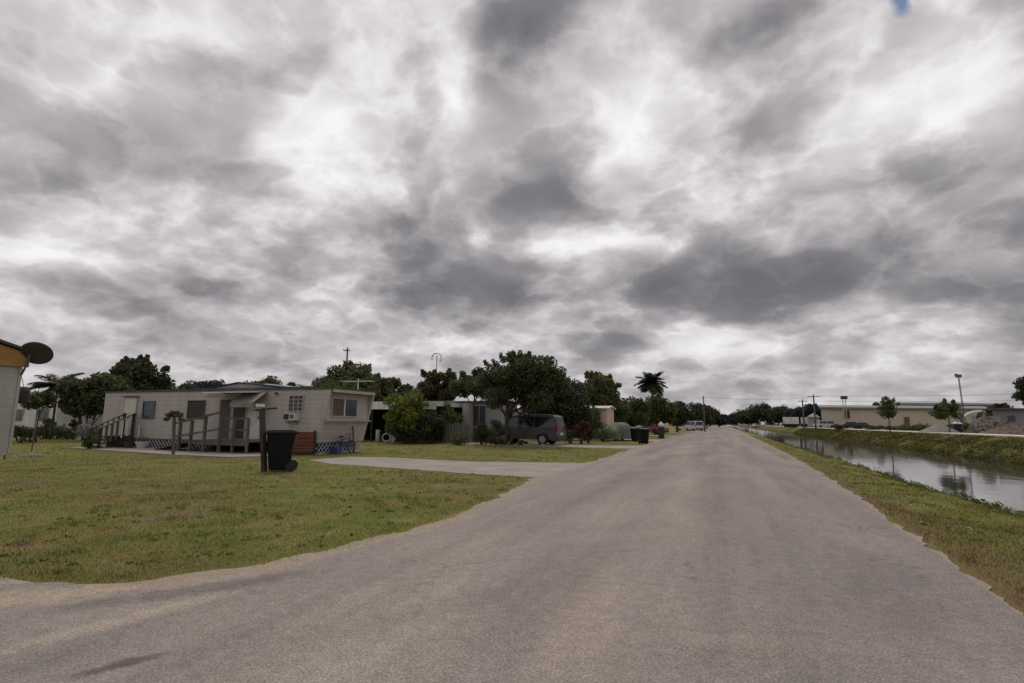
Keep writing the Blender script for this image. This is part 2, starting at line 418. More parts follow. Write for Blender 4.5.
# two decks of cumulus with edges of their own, each with a lit fringe
PA = vm('ADD', P2, vm('SCALE', wv2, scale=.45))
nA = mth('ADD', noise(PA, 2.7, 7, .52).outputs['Fac'], mth('MULTIPLY', blobs, .35))
nB = mth('ADD', noise(vm('ADD', PA, (3.7, 1.9, 0)), 5.6, 6, .55).outputs['Fac'], mth('MULTIPLY', blobs, .20))
deck = mth('ADD', mth('MULTIPLY', step(nA, .475, .585), .175), mth('MULTIPLY', step(nB, .49, .60), .09))
fringe = mth('ADD', mth('MULTIPLY', rim(nA, .465, .04), .065), mth('MULTIPLY', rim(nB, .475, .04), .045))
br = mth('ADD', mth('SUBTRACT', 1.305, dens), mth('MULTIPLY', relief, .8))
br = mth('ADD', mth('SUBTRACT', br, deck), fringe)
cr = nd('ShaderNodeValToRGB'); LK.new(br, cr.inputs['Fac'])
E_ = cr.color_ramp.elements
E_[0].position = .0; E_[0].color = (.135, .132, .141, 1); E_[1].position = 1.0; E_[1].color = (.80, .785, .795, 1)
for p_, c_ in ((.22, (.19, .184, .195)), (.38, (.285, .272, .287)), (.54, (.395, .375, .388)), (.70, (.54, .512, .525)), (.84, (.68, .665, .675))):
    e = E_.new(p_); e.color = (*c_, 1)
# warm-ish haze low over the horizon
hz = mth('POWER', mth('SUBTRACT', 1., mth('MINIMUM', mth('MULTIPLY', mth('MAXIMUM', sp.outputs['Z'], 0.), 3.2), 1.)), 3.)
mx = nd('ShaderNodeMix', data_type='RGBA'); setin(mx, 0, mth('MULTIPLY', hz, .45)); LK.new(cr.outputs[0], mx.inputs[6]); mx.inputs[7].default_value = (.34, .325, .335, 1)
# clear sky seen through one small gap
sk = nd('ShaderNodeTexSky', sky_type='NISHITA'); sk.sun_disc = False; sk.sun_elevation = SUN_EL; sk.sun_rotation = -R(SUN_AZ)
sks = nd('ShaderNodeVectorMath', operation='SCALE'); LK.new(sk.outputs[0], sks.inputs[0]); sks.inputs[3].default_value = .55
hole = mth('MULTIPLY', blob(0.0, 898, 6, 15, 20, 1.), mth('ADD', .1, mth('MULTIPLY', fine, 1.9)))
mr = nd('ShaderNodeMapRange'); LK.new(hole, mr.inputs[0]); mr.inputs[1].default_value = .42; mr.inputs[2].default_value = .85
bg1 = nd('ShaderNodeBackground'); LK.new(mx.outputs[2], bg1.inputs[0]); bg1.inputs[1].default_value = 1.0
bg2 = nd('ShaderNodeBackground'); LK.new(sks.outputs[0], bg2.inputs[0]); bg2.inputs[1].default_value = .12
ms = nd('ShaderNodeMixShader'); LK.new(mr.outputs[0], ms.inputs[0]); LK.new(bg1.outputs[0], ms.inputs[1]); LK.new(bg2.outputs[0], ms.inputs[2])
wo = nd('ShaderNodeOutputWorld'); LK.new(ms.outputs[0], wo.inputs[0])

sl = bpy.data.lights.new('sun', 'SUN'); sl.energy = 1.0; sl.angle = R(20); sl.color = (1, .95, .88)
so = bpy.data.objects.new('sun', sl); col.objects.link(so)
sd = Vector((-math.sin(R(SUN_AZ))*math.cos(SUN_EL), math.cos(R(SUN_AZ))*math.cos(SUN_EL), math.sin(SUN_EL)))
so.rotation_euler = sd.to_track_quat('Z', 'Y').to_euler(); so.location = (0, 0, 60)

scene.view_settings.view_transform = 'Standard'; scene.view_settings.look = 'None'; scene.view_settings.exposure = 0.22; scene.view_settings.gamma = 1
scene.render.engine = 'CYCLES'; scene.cycles.samples = 96; scene.cycles.use_denoising = True
scene.cycles.max_bounces = 5; scene.cycles.diffuse_bounces = 2; scene.cycles.transparent_max_bounces = 4

# ------------------------------------------------------------------ ground
WZ = -.8
prof = [(-2500, 0), (2.0, 0), (3.4, -.03), (4.7, -.15), (5.6, -.45), (6.5, -.82), (8, -1.6), (15.5, -1.6), (16.8, -.85), (18.2, .0), (19.6, .5), (20.4, .66), (2500, .66)]
def gz(x): return float(np.interp(x, [p[0] for p in prof], [p[1] for p in prof]))
xs = sorted(set([-2500, -900, -300, -120, -60, -30, -15, -8, -4.5, 0] + list(np.round(np.arange(2, 22, .35), 2)) + [24, 30, 60, 150, 400, 1000, 2500]))
ys = sorted(set([-300, -60, -20, -8] + list(np.round(np.arange(0, 30, .6), 2)) + list(range(30, 130, 3)) + [150, 180, 220, 280, 350, 450, 600, 900, 1500, 3000]))
V = []
for y in ys:
    for x in xs:
        z = gz(x)
        if 4 < x < 20.3:
            e = min(1, (x-4)/.8, (20.3-x)/.6)
            k = .09 if x < 10 else .07
            z += e*k*(math.sin(y*1.3+1.7*math.sin(x*.9+y*.13))*.5+math.sin(y*.47+x*.3)*.6+math.sin(y*2.7+2*math.sin(x*1.3))*.2)
        V.append((x, y, z))
nx = len(xs)
F = [(j*nx+i, j*nx+i+1, (j+1)*nx+i+1, (j+1)*nx+i) for j in range(len(ys)-1) for i in range(nx-1)]
def ground_mat(name, blade=False):
    mt = bpy.data.materials.new(name); mt.use_nodes = True; nt = mt.node_tree; N = nt.nodes; L = nt.links
    b = N['Principled BSDF']; b.inputs['Roughness'].default_value = .9; b.inputs['Specular IOR Level'].default_value = .15
    tc = N.new('ShaderNodeTexCoord'); O = tc.outputs['Object']
    def nz(s, d=6, r=.6, v=O):
        x = N.new('ShaderNodeTexNoise'); x.inputs['Scale'].default_value = s; x.inputs['Detail'].default_value = d; x.inputs['Roughness'].default_value = r; L.new(v, x.inputs['Vector']); return x.outputs['Fac']
    def rmp(f, els):
        x = N.new('ShaderNodeValToRGB'); L.new(f, x.inputs['Fac'])
        e = x.color_ramp.elements; e[0].position, e[0].color = els[0][0], (*els[0][1], 1); e[1].position, e[1].color = els[-1][0], (*els[-1][1], 1)
        for p, c in els[1:-1]: q = e.new(p); q.color = (*c, 1)
        return x.outputs['Color']
    def mix(f, a, c, mode='MIX'):
        x = N.new('ShaderNodeMix'); x.data_type = 'RGBA'; x.blend_type = mode
        if isinstance(f, float): x.inputs[0].default_value = f
        else: L.new(f, x.inputs[0])
        L.new(a, x.inputs[6]); L.new(c, x.inputs[7]) if not isinstance(c, tuple) else setattr(x.inputs[7], 'default_value', (*c, 1))
        return x.outputs[2]
    g1 = rmp(nz(1.1, 7), [(.30, (.108, .145, .027)), (.50, (.182, .190, .043)), (.62, (.245, .215, .068)), (.75, (.33, .265, .12))])
    g2 = rmp(nz(.22, 5), [(.38, (.0, .0, .0)), (.62, (1, 1, 1))])
    c = mix(g2, g1, mix(nz(5., 5), g1, (.17, .115, .052)))
    dirt = rmp(nz(.55, 8, .7), [(.57, (0, 0, 0)), (.66, (1, 1, 1))])
    c = mix(dirt, c, (.215, .16, .10))
    fn = rmp(nz(28, 6, .75), [(.3, (.72, .72, .72)), (.7, (1.25, 1.25, 1.25))])
    c = mix(1.0, c, fn, 'MULTIPLY')
    spx = N.new('ShaderNodeSeparateXYZ'); L.new(O, spx.inputs[0])
    far_ = N.new('ShaderNodeMapRange'); L.new(spx.outputs['X'], far_.inputs['Value']); far_.inputs['From Min'].default_value = 9; far_.inputs['From Max'].default_value = 10
    far_.inputs['To Min'].default_value = 0
    c = mix(far_.outputs[0], c, mix(1.0, c, (.62, .60, .54), 'MULTIPLY'))
    # bare trodden earth next to the asphalt on the right
    ed = N.new('ShaderNodeMapRange'); L.new(spx.outputs['X'], ed.inputs['Value']); ed.inputs['From Min'].default_value = 3.7; ed.inputs['From Max'].default_value = 2.3
    neg = N.new('ShaderNodeMapRange'); L.new(spx.outputs['X'], neg.inputs['Value']); neg.inputs['From Min'].default_value = 1.0; neg.inputs['From Max'].default_value = 1.1
    m1 = N.new('ShaderNodeMath'); m1.operation = 'MULTIPLY'; L.new(ed.outputs[0], m1.inputs[0]); L.new(neg.outputs[0], m1.inputs[1])
    m2 = N.new('ShaderNodeMath'); m2.operation = 'MULTIPLY'; L.new(m1.outputs[0], m2.inputs[0]); L.new(rmp(nz(.9, 7, .7), [(.38, (.1, .1, .1)), (.6, (1, 1, 1))]), m2.inputs[1])
    c = mix(m2.outputs[0], c, (.20, .125, .075))
    if blade:
        g = N.new('ShaderNodeNewGeometry'); hs = N.new('ShaderNodeHueSaturation'); mr = N.new('ShaderNodeMapRange')
        mr.inputs['To Min'].default_value = .8; mr.inputs['To Max'].default_value = 1.35
        L.new(g.outputs['Random Per Island'], mr.inputs['Value']); L.new(mr.outputs[0], hs.inputs['Value']); L.new(c, hs.inputs['Color']); c = hs.outputs[0]
    else:
        # wet dark soil low on the banks, rough green on the far slope
        sp = N.new('ShaderNodeSeparateXYZ'); L.new(O, sp.inputs[0])
        low = N.new('ShaderNodeMapRange'); L.new(sp.outputs['Z'], low.inputs['Value']); low.inputs['From Min'].default_value = -.45; low.inputs['From Max'].default_value = -.78
        c = mix(low.outputs[0], c, (.035, .03, .018))
        bp = N.new('ShaderNodeBump'); bp.inputs['Strength'].default_value = .8; bp.inputs['Distance'].default_value = .05
        L.new(nz(14, 8, .75), bp.inputs['Height']); L.new(bp.outputs[0], b.inputs['Normal'])
    L.new(c, b.inputs['Base Color'])
    return mt
MG = ground_mat('grass_ground'); MGB = ground_mat('grass_blades', True)
go = npmesh('ground', V, F, MG); tag(go, kind='structure')
go.data.polygons.foreach_set('use_smooth', [True]*len(go.data.polygons))

# water
wm = bpy.data.materials.new('canal_water'); wm.use_nodes = True; nt2 = wm.node_tree
b = nt2.nodes['Principled BSDF']; b.inputs['Base Color'].default_value = (.038, .035, .025, 1); b.inputs['Roughness'].default_value = .05; b.inputs['IOR'].default_value = 1.33
b.inputs['Specular IOR Level'].default_value = .65
t_ = nt2.nodes.new('ShaderNodeTexCoord'); mp = nt2.nodes.new('ShaderNodeMapping'); mp.inputs['Scale'].default_value = (1, .5, 1)
n_ = nt2.nodes.new('ShaderNodeTexNoise'); n_.inputs['Scale'].default_value = 1.6; n_.inputs['Detail'].default_value = 5
bp = nt2.nodes.new('ShaderNodeBump'); bp.inputs['Strength'].default_value = .13; bp.inputs['Distance'].default_value = .05
nt2.links.new(t_.outputs['Object'], mp.inputs[0]); nt2.links.new(mp.outputs[0], n_.inputs['Vector']); nt2.links.new(n_.outputs['Fac'], bp.inputs['Height']); nt2.links.new(bp.outputs[0], b.inputs['Normal'])
tag(npmesh('canal_water', [(5.2, -300, WZ), (17.6, -300, WZ), (17.6, 3000, WZ), (5.2, 3000, WZ)], [(0, 1, 2, 3)], wm), kind='structure')

# edges
LE = [(1.2, -11), (2.0, -9), (2.7, -6.9), (3.09, -6.04), (3.26, -5.5), (3.53, -5.0), (3.96, -4.8), (4.44, -4.42), (5.16, -4.15), (6.36, -4.01), (7.62, -3.93), (9.63, -4.13), (11.81, -4.33), (14.3, -4.78),
      (19.84, -4.62), (28.2, -4.75), (36, -5.0), (62, -5.35), (102, -5.4), (200, -5.6), (900, -5.8)]
RE = [(-40, 1.95), (0, 1.95), (5.41, 2.05), (7.04, 2.2), (9.32, 2.27), (11.53, 2.38), (13.64, 2.48), (18.72, 2.66), (28.67, 2.9), (127, 3.53), (900, 3.9)]
def wob(y, s): return .045*math.sin(y*2.3+s)+.03*math.sin(y*5.7+2*s)+.05*math.sin(y*.9+s*3)
def redge(y): return float(np.interp(y, [a for a, _ in RE], [b for _, b in RE]))+.35*wob(y, 1.3)
def ledge(y): return float(np.interp(y, [a for a, _ in LE], [b for _, b in LE]))+wob(y, 4.1)
def sheet(name, left, right, z, mat):
    "strip mesh between two edges given as equal-length point lists"
    n = len(left); V = [(x, y, z) for x, y in left]+[(x, y, z) for x, y in right]
    return tag(npmesh(name, V, [(i, i+n, i+n+1, i+1) for i in range(n-1)], mat), kind='structure')
Y1 = list(np.arange(3.3, 16, .05))+list(np.arange(16, 40, .2))+list(np.arange(40, 130, 2))+[150, 200, 300, 500, 900]
_fr = np.random.default_rng(3).normal(size=(8, 4000))
def fray(y, s):
    t = 0
    for f_, a_ in ((1.7, .035), (4.3, .028), (9.7, .018), (21, .010)): t += a_*float(np.interp((y+60)*f_ % 3900, np.arange(4000), _fr[int(s) % 8]))
    return t
NR = list(np.arange(-40, 3.3, .4))
def gp(px, py):
    d = at(px, py, 1)-Vector((0, 0, CAMH)); t = -CAMH/d.z; return (d.x*t, d.y*t)
# worn places with a shape of their own: (pixel end, pixel end, half width m, tint, strength)
STAINS = [((60, 612), (310, 574), .22, (.66, .65, .68), 1.), ((80, 678), (165, 655), .075, (.50, .48, .47), 1.), ((0, 655), (260, 586), .15, (1.3, 1.25, 1.16), 1.), ((-60, 604), (120, 592), .30, (1.42, 1.34, 1.18), 1.),
  ((600, 636), (900, 650), .16, (1.12, 1.10, 1.07), .8), ((480, 610), (560, 520), .5, (.90, .89, .92), .8), ((720, 560), (720, 470), .9, (.92, .92, .92), .7), ((395, 498), (440, 488), .07, (.72, .72, .72), .9), ((530, 545), (700, 530), .3, (1.1, 1.09, 1.06), .8), ((960, 660), (840, 540), .45, (.80, .80, .84), 1.), ((560, 683), (600, 560), .35, (1.13, 1.10, 1.06), .9), ((330, 640), (520, 590), .25, (.88, .87, .88), .9)]
# road material
def road_mat(name, base, dark, light, spk=1., tracks=True):
    mt = bpy.data.materials.new(name); mt.use_nodes = True; nt = mt.node_tree; N = nt.nodes; L = nt.links
    b = N['Principled BSDF']; b.inputs['Roughness'].default_value = .92; b.inputs['Specular IOR Level'].default_value = .2
    tc = N.new('ShaderNodeTexCoord'); O = tc.outputs['Object']
    def nz(s, d=6, r=.6, st=None, dist=0):
        v = O
        if st: q = N.new('ShaderNodeMapping'); q.inputs['Scale'].default_value = st; L.new(O, q.inputs[0]); v = q.outputs[0]
        x = N.new('ShaderNodeTexNoise'); x.inputs['Scale'].default_value = s; x.inputs['Detail'].default_value = d; x.inputs['Roughness'].default_value = r; x.inputs['Distortion'].default_value = dist; L.new(v, x.inputs['Vector']); return x.outputs['Fac']
    def rmp(f, els):
        x = N.new('ShaderNodeValToRGB'); L.new(f, x.inputs['Fac'])
        e = x.color_ramp.elements; e[0].position, e[0].color = els[0][0], (*els[0][1], 1); e[1].position, e[1].color = els[-1][0], (*els[-1][1], 1)
        for p, c in els[1:-1]: q = e.new(p); q.color = (*c, 1)
        return x.outputs['Color']
    def mul(a, c, f=1.0, mode='MULTIPLY'):
        x = N.new('ShaderNodeMix'); x.data_type = 'RGBA'; x.blend_type = mode; x.inputs[0].default_value = f if isinstance(f, float) else 1.
        if not isinstance(f, float):
            x.inputs[0].default_value = 1; L.new(f, x.inputs[0])
        L.new(a, x.inputs[6]); L.new(c, x.inputs[7]); return x.outputs[2]
    c = rmp(nz(.7, 8, .65, (1, .4, 1)), [(.25, dark), (.5, base), (.76, light)])
    g = lambda v: (v, v, v)
    c = mul(c, rmp(nz(70, 3, .8), [(.28, g(.55)), (.5, g(1.)), (.72, g(1.5))]))
    vo = N.new('ShaderNodeTexVoronoi'); vo.inputs['Scale'].default_value = 55; L.new(O, vo.inputs['Vector'])
    c = mul(c, rmp(vo.outputs['Distance'], [(.08, (1.55, 1.5, 1.42)), (.28, g(1.)), (.7, g(.82))]))
    c = mul(c, rmp(nz(9, 6, .7), [(.3, g(.84)), (.7, g(1.15))]))
    if tracks:
        c = mul(c, rmp(nz(1.0, 4, .55, (1.1, .05, 1)), [(.35, g(.83)), (.65, (1.14, 1.12, 1.10))]))
        wv_ = N.new('ShaderNodeVectorMath'); wv_.operation = 'ADD'; wn_ = N.new('ShaderNodeTexNoise'); wn_.inputs['Scale'].default_value = 2.2; wn_.inputs['Detail'].default_value = 4; L.new(O, wn_.inputs['Vector']); L.new(O, wv_.inputs[0]); L.new(wn_.outputs['Color'], wv_.inputs[1])
        vc = N.new('ShaderNodeTexVoronoi'); vc.feature = 'DISTANCE_TO_EDGE'; vc.inputs['Scale'].default_value = .42; L.new(wv_.outputs[0], vc.inputs['Vector'])
        crk = rmp(vc.outputs['Distance'], [(.0, g(.55)), (.012, g(1.))])
        c = mul(c, crk, rmp(nz(.6, 3), [(.48, g(0.)), (.62, g(.9))]))
        c = mul(c, rmp(nz(.45, 7, .65, (1, .3, 1), 1.), [(.36, (.90, .885, .91)), (.62, (1.06, 1.05, 1.03))]))
    def mm(op, a, b_=None):
        x = N.new('ShaderNodeMath'); x.operation = op
        for i, q in enumerate((a, b_)):
            if q is None: continue
            if isinstance(q, (int, float)): x.inputs[i].default_value = q
            else: L.new(q, x.inputs[i])
        return x.outputs[0]
    sp = N.new('ShaderNodeSeparateXYZ'); L.new(O, sp.inputs[0])
    wob1 = mm('MULTIPLY', mm('SUBTRACT', nz(2.2, 6, .7), .5), 1.9); wob2 = mm('MULTIPLY', mm('SUBTRACT', nz(7., 5, .7), .5), .8)
    def stain(cx, cy, ang, la, lb, lo=.5, hi=1.1):
        dx = mm('SUBTRACT', sp.outputs['X'], cx); dy = mm('SUBTRACT', sp.outputs['Y'], cy); ca, sa = math.cos(ang), math.sin(ang)
        u = mm('DIVIDE', mm('ADD', mm('MULTIPLY', dx, ca), mm('MULTIPLY', dy, sa)), la); v_ = mm('DIVIDE', mm('ADD', mm('MULTIPLY', dx, -sa), mm('MULTIPLY', dy, ca)), lb)
        r = mm('ADD', mm('SQRT', mm('ADD', mm('MULTIPLY', u, u), mm('MULTIPLY', v_, v_))), mm('ADD', wob1, wob2))
        q = N.new('ShaderNodeMapRange'); q.interpolation_type = 'SMOOTHSTEP'; L.new(r, q.inputs['Value']); q.inputs['From Min'].default_value = hi; q.inputs['From Max'].default_value = lo; return q.outputs[0]
    def over(c, f, colr, k=1.):
        x = N.new('ShaderNodeMix'); x.data_type = 'RGBA'; x.blend_type = 'MULTIPLY'; L.new(mm('MULTIPLY', f, k), x.inputs[0]); L.new(c, x.inputs[6]); x.inputs[7].default_value = (*colr, 1); return x.outputs[2]
    for (p0, p1, wd_, cl, k) in STAINS:
        x0, y0 = gp(*p0); x1, y1 = gp(*p1); L_n = math.hypot(x1-x0, y1-y0)/2
        c = over(c, stain((x0+x1)/2, (y0+y1)/2, math.atan2(y1-y0, x1-x0), L_n*1.15, wd_, .35, 1.15), cl, k)
    L.new(c, b.inputs['Base Color'])
    bp = N.new('ShaderNodeBump'); bp.inputs['Strength'].default_value = .7*spk; bp.inputs['Distance'].default_value = .006
    L.new(nz(80, 4, .7), bp.inputs['Height']); L.new(bp.outputs[0], b.inputs['Normal'])
    return mt
MR = road_mat('worn_asphalt', (.305, .268, .242), (.255, .226, .208), (.35, .308, .276))
MS = road_mat('sandy_shoulder', (.34, .275, .21), (.25, .20, .15), (.42, .35, .28), tracks=False)
MA = road_mat('gravel_apron', (.265, .23, .20), (.21, .18, .165), (.32, .28, .24), tracks=False)
MDK = road_mat('old_asphalt', (.165, .145, .14), (.12, .105, .10), (.20, .175, .165), tracks=False)
def sh_l(y): return ledge(y)
YS = list(np.arange(2.75, 3.3, .05))+Y1
sheet('dirt_shoulder', [(ledge(y)-.03+fray(y, 3), y) for y in YS], [(redge(y)+.07+.8*fray(y, 0), y) for y in YS], .004, MS)
sheet('dirt_shoulder', [(-60, y) for y in NR], [(redge(y)+.24+.5*fray(y, 0), y) for y in NR], .0042, MS)
# near gravel apron (side drive) : everything left of the road below the lawn
ap = [(-60, -24), (-30, -9.0), (-14, -.4), (-9, 1.75), (-6.9, 2.66), (-6.04, 3.05), (-5.5, 3.22), (-5.0, 3.3)]
AX = np.arange(-60, -4.6, .15)
sheet('gravel_apron', [(x, float(np.interp(x, [a for a, _ in ap], [b for _, b in ap]))+.06*math.sin(x*3.1)+.04*math.sin(x*7.7)) for x in AX], [(x, -60) for x in AX], .008, MA)
def re2(y): return redge(y)
def rl(y):   # asphalt left edge, a little inside the lawn edge
    e = ledge(y)+.2+.10*math.sin(y*1.1)+.05*math.sin(y*3.3)
    if y < 6: e += (6-y)*.16
    return e
YR = NR+Y1
def rl_all(y):
    if y >= 3.3: return rl(y)
    # flares out over the apron towards the camera's left
    return rl(3.3)-.55*(3.3-y)+.08*math.sin(y*3)
sheet('road', [(rl_all(y), y) for y in YR], [(redge(y)+.35*fray(y, 5), y) for y in YR], .012, MR)
# driveways / slabs
def slab(name, pts, z=.02, mat=None):
    m_ = MB(); m_.prism([tuple(p) for p in pts], -.05, z, 'z'); return tag(m_.build(name, mat or M['concrete']), kind='structure')
drive = [(-14.3, 16.3), (-12.42, 15.2), (-9.48, 14.75), (-6.67, 14.1), (-4.45, 13.9), (-4.25, 15.64), (-4.25, 19.8), (-5.55, 19.35), (-8.64, 18.3), (-12.72, 18.85), (-14.1, 18.5)]
slab('driveway', drive, .0095)
slab('walkway', [(-30.0, 17.35), (-27.85, 16.9), (-20.69, 15.75), (-17.64, 15.75), (-16.9, 16.6), (-17.2, 18.9), (-30.0, 18.9)], .05)
slab('driveway', [(-17.5, 31.8), (-9.1, 31.6), (-4.6, 32.0), (-4.6, 36.6), (-9, 35.0), (-17.5, 35.6)], .0096)
slab('driveway', [(-15, 46.0), (-5.0, 46.0), (-5.0, 51.5), (-15, 49.5)], .0097)
slab('driveway', [(-18, 66.0), (-5.2, 66.0), (-5.2, 70), (-18, 70)], .0098)
slab('driveway', [(-18, 90.0), (-5.2, 90.0), (-5.2, 95), (-18, 95)], .0099)
# far bank path
MP = pm('path_surface', (.66, .60, .53), (.56, .50, .43), 1.5, .9)
PX = [-60, 0, 30, 60, 100, 160, 250, 400, 700]
f = MB(); f.box(20.5, 23.2, -60, 700, .55, .76); tag(f.build('canal_path', MP), kind='structure')

# ------------------------------------------------------------------ grass blades
def interp(a, b, v): return np.interp(v, a, b)
lyE = np.array([a for a, _ in LE]); lxE = np.array([b for _, b in LE])
def inpoly(x, y, poly):
    r = np.zeros(len(x), bool); n = len(poly)
    for i in range(n):
        x1, y1 = poly[i]; x2, y2 = poly[(i+1) % n]
        c = ((y1 > y) != (y2 > y)) & (x < (x2-x1)*(y-y1)/(y2-y1+1e-12)+x1); r ^= c
    return r
def patchy(x, y): return np.sin(x*1.7+np.sin(y*1.3)*2)+np.sin(y*2.1+np.sin(x*.9)*2)+np.sin(x*5.1+y*3.7)*.6
def blades(n, az0, az1, d0, d1, keep, h, wd, zf):
    az = rng.uniform(az0, az1, n); d = d0*(d1/d0)**rng.uniform(0, 1, n)
    x = -np.sin(az)*d; y = np.cos(az)*d
    k = keep(x, y); x, y, d = x[k], y[k], d[k]
    n = len(x); z = zf(x, y)
    a = rng.uniform(0, 2*np.pi, n); hh = h*rng.uniform(.4, 1.3, n)*(1+.25*patchy(x, y)*.5)*(1+1.3*(np.sin(x*3.3+2*np.sin(y*2.9))*np.sin(y*3.7+2*np.sin(x*2.3)) > .72)); ww = wd*(.5+d/9)
    sx, sy = np.cos(a)*ww, np.sin(a)*ww; lx, ly = rng.normal(0, .5, n)*hh, rng.normal(0, .5, n)*hh
    V = np.stack([np.stack([x-sx, y-sy, z-.004], 1), np.stack([x+sx, y+sy, z-.004], 1), np.stack([x+lx, y+ly, z+hh], 1)], 1).reshape(-1, 3)
    return V
zprof = (np.array([p[0] for p in prof]), np.array([p[1] for p in prof]))
def zg(x, y):
    z = np.interp(x, *zprof)
    e = np.minimum(np.minimum(1, (x-4)/.8), (20.3-x)/.6); e = np.clip(e, 0, 1)
    k = np.where(x < 10, .09, .07)
    return z+e*k*(np.sin(y*1.3+1.7*np.sin(x*.9+y*.13))*.5+np.sin(y*.47+x*.3)*.6+np.sin(y*2.7+2*np.sin(x*1.3))*.2)
walk = [(-30.0, 17.35), (-27.85, 16.9), (-20.69, 15.75), (-17.64, 15.75), (-16.9, 16.6), (-17.2, 18.9), (-30.0, 18.9)]
def keepL(x, y):
    e = np.interp(y, lyE, lxE)
    k = (x < e-.03-rng.exponential(.06, len(x))+rng.normal(0, .07, len(x))+.10*np.maximum(np.sin(y*5.3+2*np.sin(y*2.1)), 0)) & (y > np.where(x < -5.5, np.interp(x, [a for a, _ in ap], [b for _, b in ap])+.1, 3.2))
    k &= ~inpoly(x, y, drive) & ~inpoly(x, y, walk)
    k &= ~((y > 31.6) & (y < 36)) & ~((y > 46) & (y < 50.5))
    k &= ~((y > 18.9) & (y < 22.4) & (x < -15.6) & (x > -31))
    k &= (patchy(x*.6, y*.6) < 1.75) | (rng.uniform(0, 1, len(x)) < .3)
    return k
def keepR(x, y):
    e = np.interp(y, [a for a, _ in RE], [b for _, b in RE])
    return (x > e+.07+np.abs(rng.normal(0, .14, len(x)))) & (x < 6.2) & ((patchy(x, y*.5) < 1.5) | (rng.uniform(0, 1, len(x)) < .35))
VL = blades(420000, R(-8), R(85), 4.5, 60, keepL, .024, .0030, lambda x, y: np.zeros(len(x)))
VR = blades(420000, R(-62), R(0), 3.2, 80, keepR, .032, .0032, zg)
V = np.concatenate([VL, VR]); tag(npmesh('lawn_grass', V, np.arange(len(V)).reshape(-1, 3), MGB, nper=3), 'short patchy lawn grass beside the road', 'grass', kind='stuff')
# far bank rough grass
n = 70000; y = 4*(160/4)**rng.uniform(0, 1, n); x = rng.uniform(16.6, 20.4, n)
z = zg(x, y); hh = rng.uniform(.03, .11, n)*(1+.4*np.maximum(patchy(x, y), 0))*np.where(x > 19.4, .5, 1); a = rng.uniform(0, 6.28, n); ww = .01+.0009*y
V = np.stack([np.stack([x-np.cos(a)*ww, y-np.sin(a)*ww, z], 1), np.stack([x+np.cos(a)*ww, y+np.sin(a)*ww, z], 1), np.stack([x+rng.normal(0, .06, n), y+rng.normal(0, .06, n), z+hh], 1)], 1).reshape(-1, 3)
tag(npmesh('bank_grass', V, np.arange(len(V)).reshape(-1, 3), MGB, nper=3), 'rough tall grass on the far canal bank', 'grass', kind='stuff')
# leafy weeds at the near water edge
C = []; Rr = []
for k in range(420):
    y = 3.2*(60/3.2)**rng.uniform(); x = rng.uniform(4.7, 6.1)+.25*math.sin(y*1.7)
    zz_ = float(zg(np.array([x]), np.array([y]))[0]); C.append((x, y, zz_+.05)); Rr.append(rng.uniform(.06, .17))
V, F = leaves(C, Rr, [38]*len(C), .032, squash=.9)
tag(npmesh('bank_weeds', V, F, L_['weed']), 'leafy weeds crowding the near edge of the canal', 'weeds', kind='stuff')
C = []; Rr = []
for k in range(190):
    y = 8*(150/8)**rng.uniform(); x = rng.uniform(16.7, 18.7); zz_ = float(zg(np.array([x]), np.array([y]))[0]); C.append((x, y, zz_+.1)); Rr.append(rng.uniform(.12, .34)*(1+.7*(math.sin(y*.31)>0)))
V, F = leaves(C, Rr, [60]*len(C), .06, squash=.55)
tag(npmesh('bank_weeds', V, F, L_['olive']), 'clumps of green weeds low on the far canal bank', 'weeds', kind='stuff')
C = []; Rr = []
for k in range(520):
    y = 3.4*(34/3.4)**rng.uniform()
    if rng.uniform() < .62: x = float(interp(lyE, lxE, 0)) if False else float(np.interp(y, lyE, lxE))-.15-abs(rng.normal())*3.2; zz_ = 0
    else: x = redge(y)+.2+rng.uniform(0, 3); zz_ = float(zg(np.array([x]), np.array([y]))[0])
    if bool(inpoly(np.array([x]), np.array([y]), drive)[0]) or bool(inpoly(np.array([x]), np.array([y]), walk)[0]) or y > 30: continue
    C.append((x, y, zz_+.01)); Rr.append(rng.uniform(.03, .09))
V, F = leaves(C, Rr, [16]*len(C), .020, squash=.35)
tag(npmesh('lawn_weeds', V, F, L_['weed']), 'small broad leaved weeds dotted through the mown grass', 'weeds', kind='stuff')
# small white flowers and litter-like seed heads in the right verge
C = [(x_, y_, float(zg(np.array([x_]), np.array([y_]))[0])+.05) for x_, y_ in [(rng.uniform(2.7, 5.9), 3.5*(25/3.5)**rng.uniform()) for _ in range(110)]]
V, F = leaves(C, [.012]*len(C), [4]*len(C), .011)
tag(npmesh('wild_flowers', V, F, M['white']), 'tiny white wild flowers dotted over the right verge', 'flowers', kind='stuff')

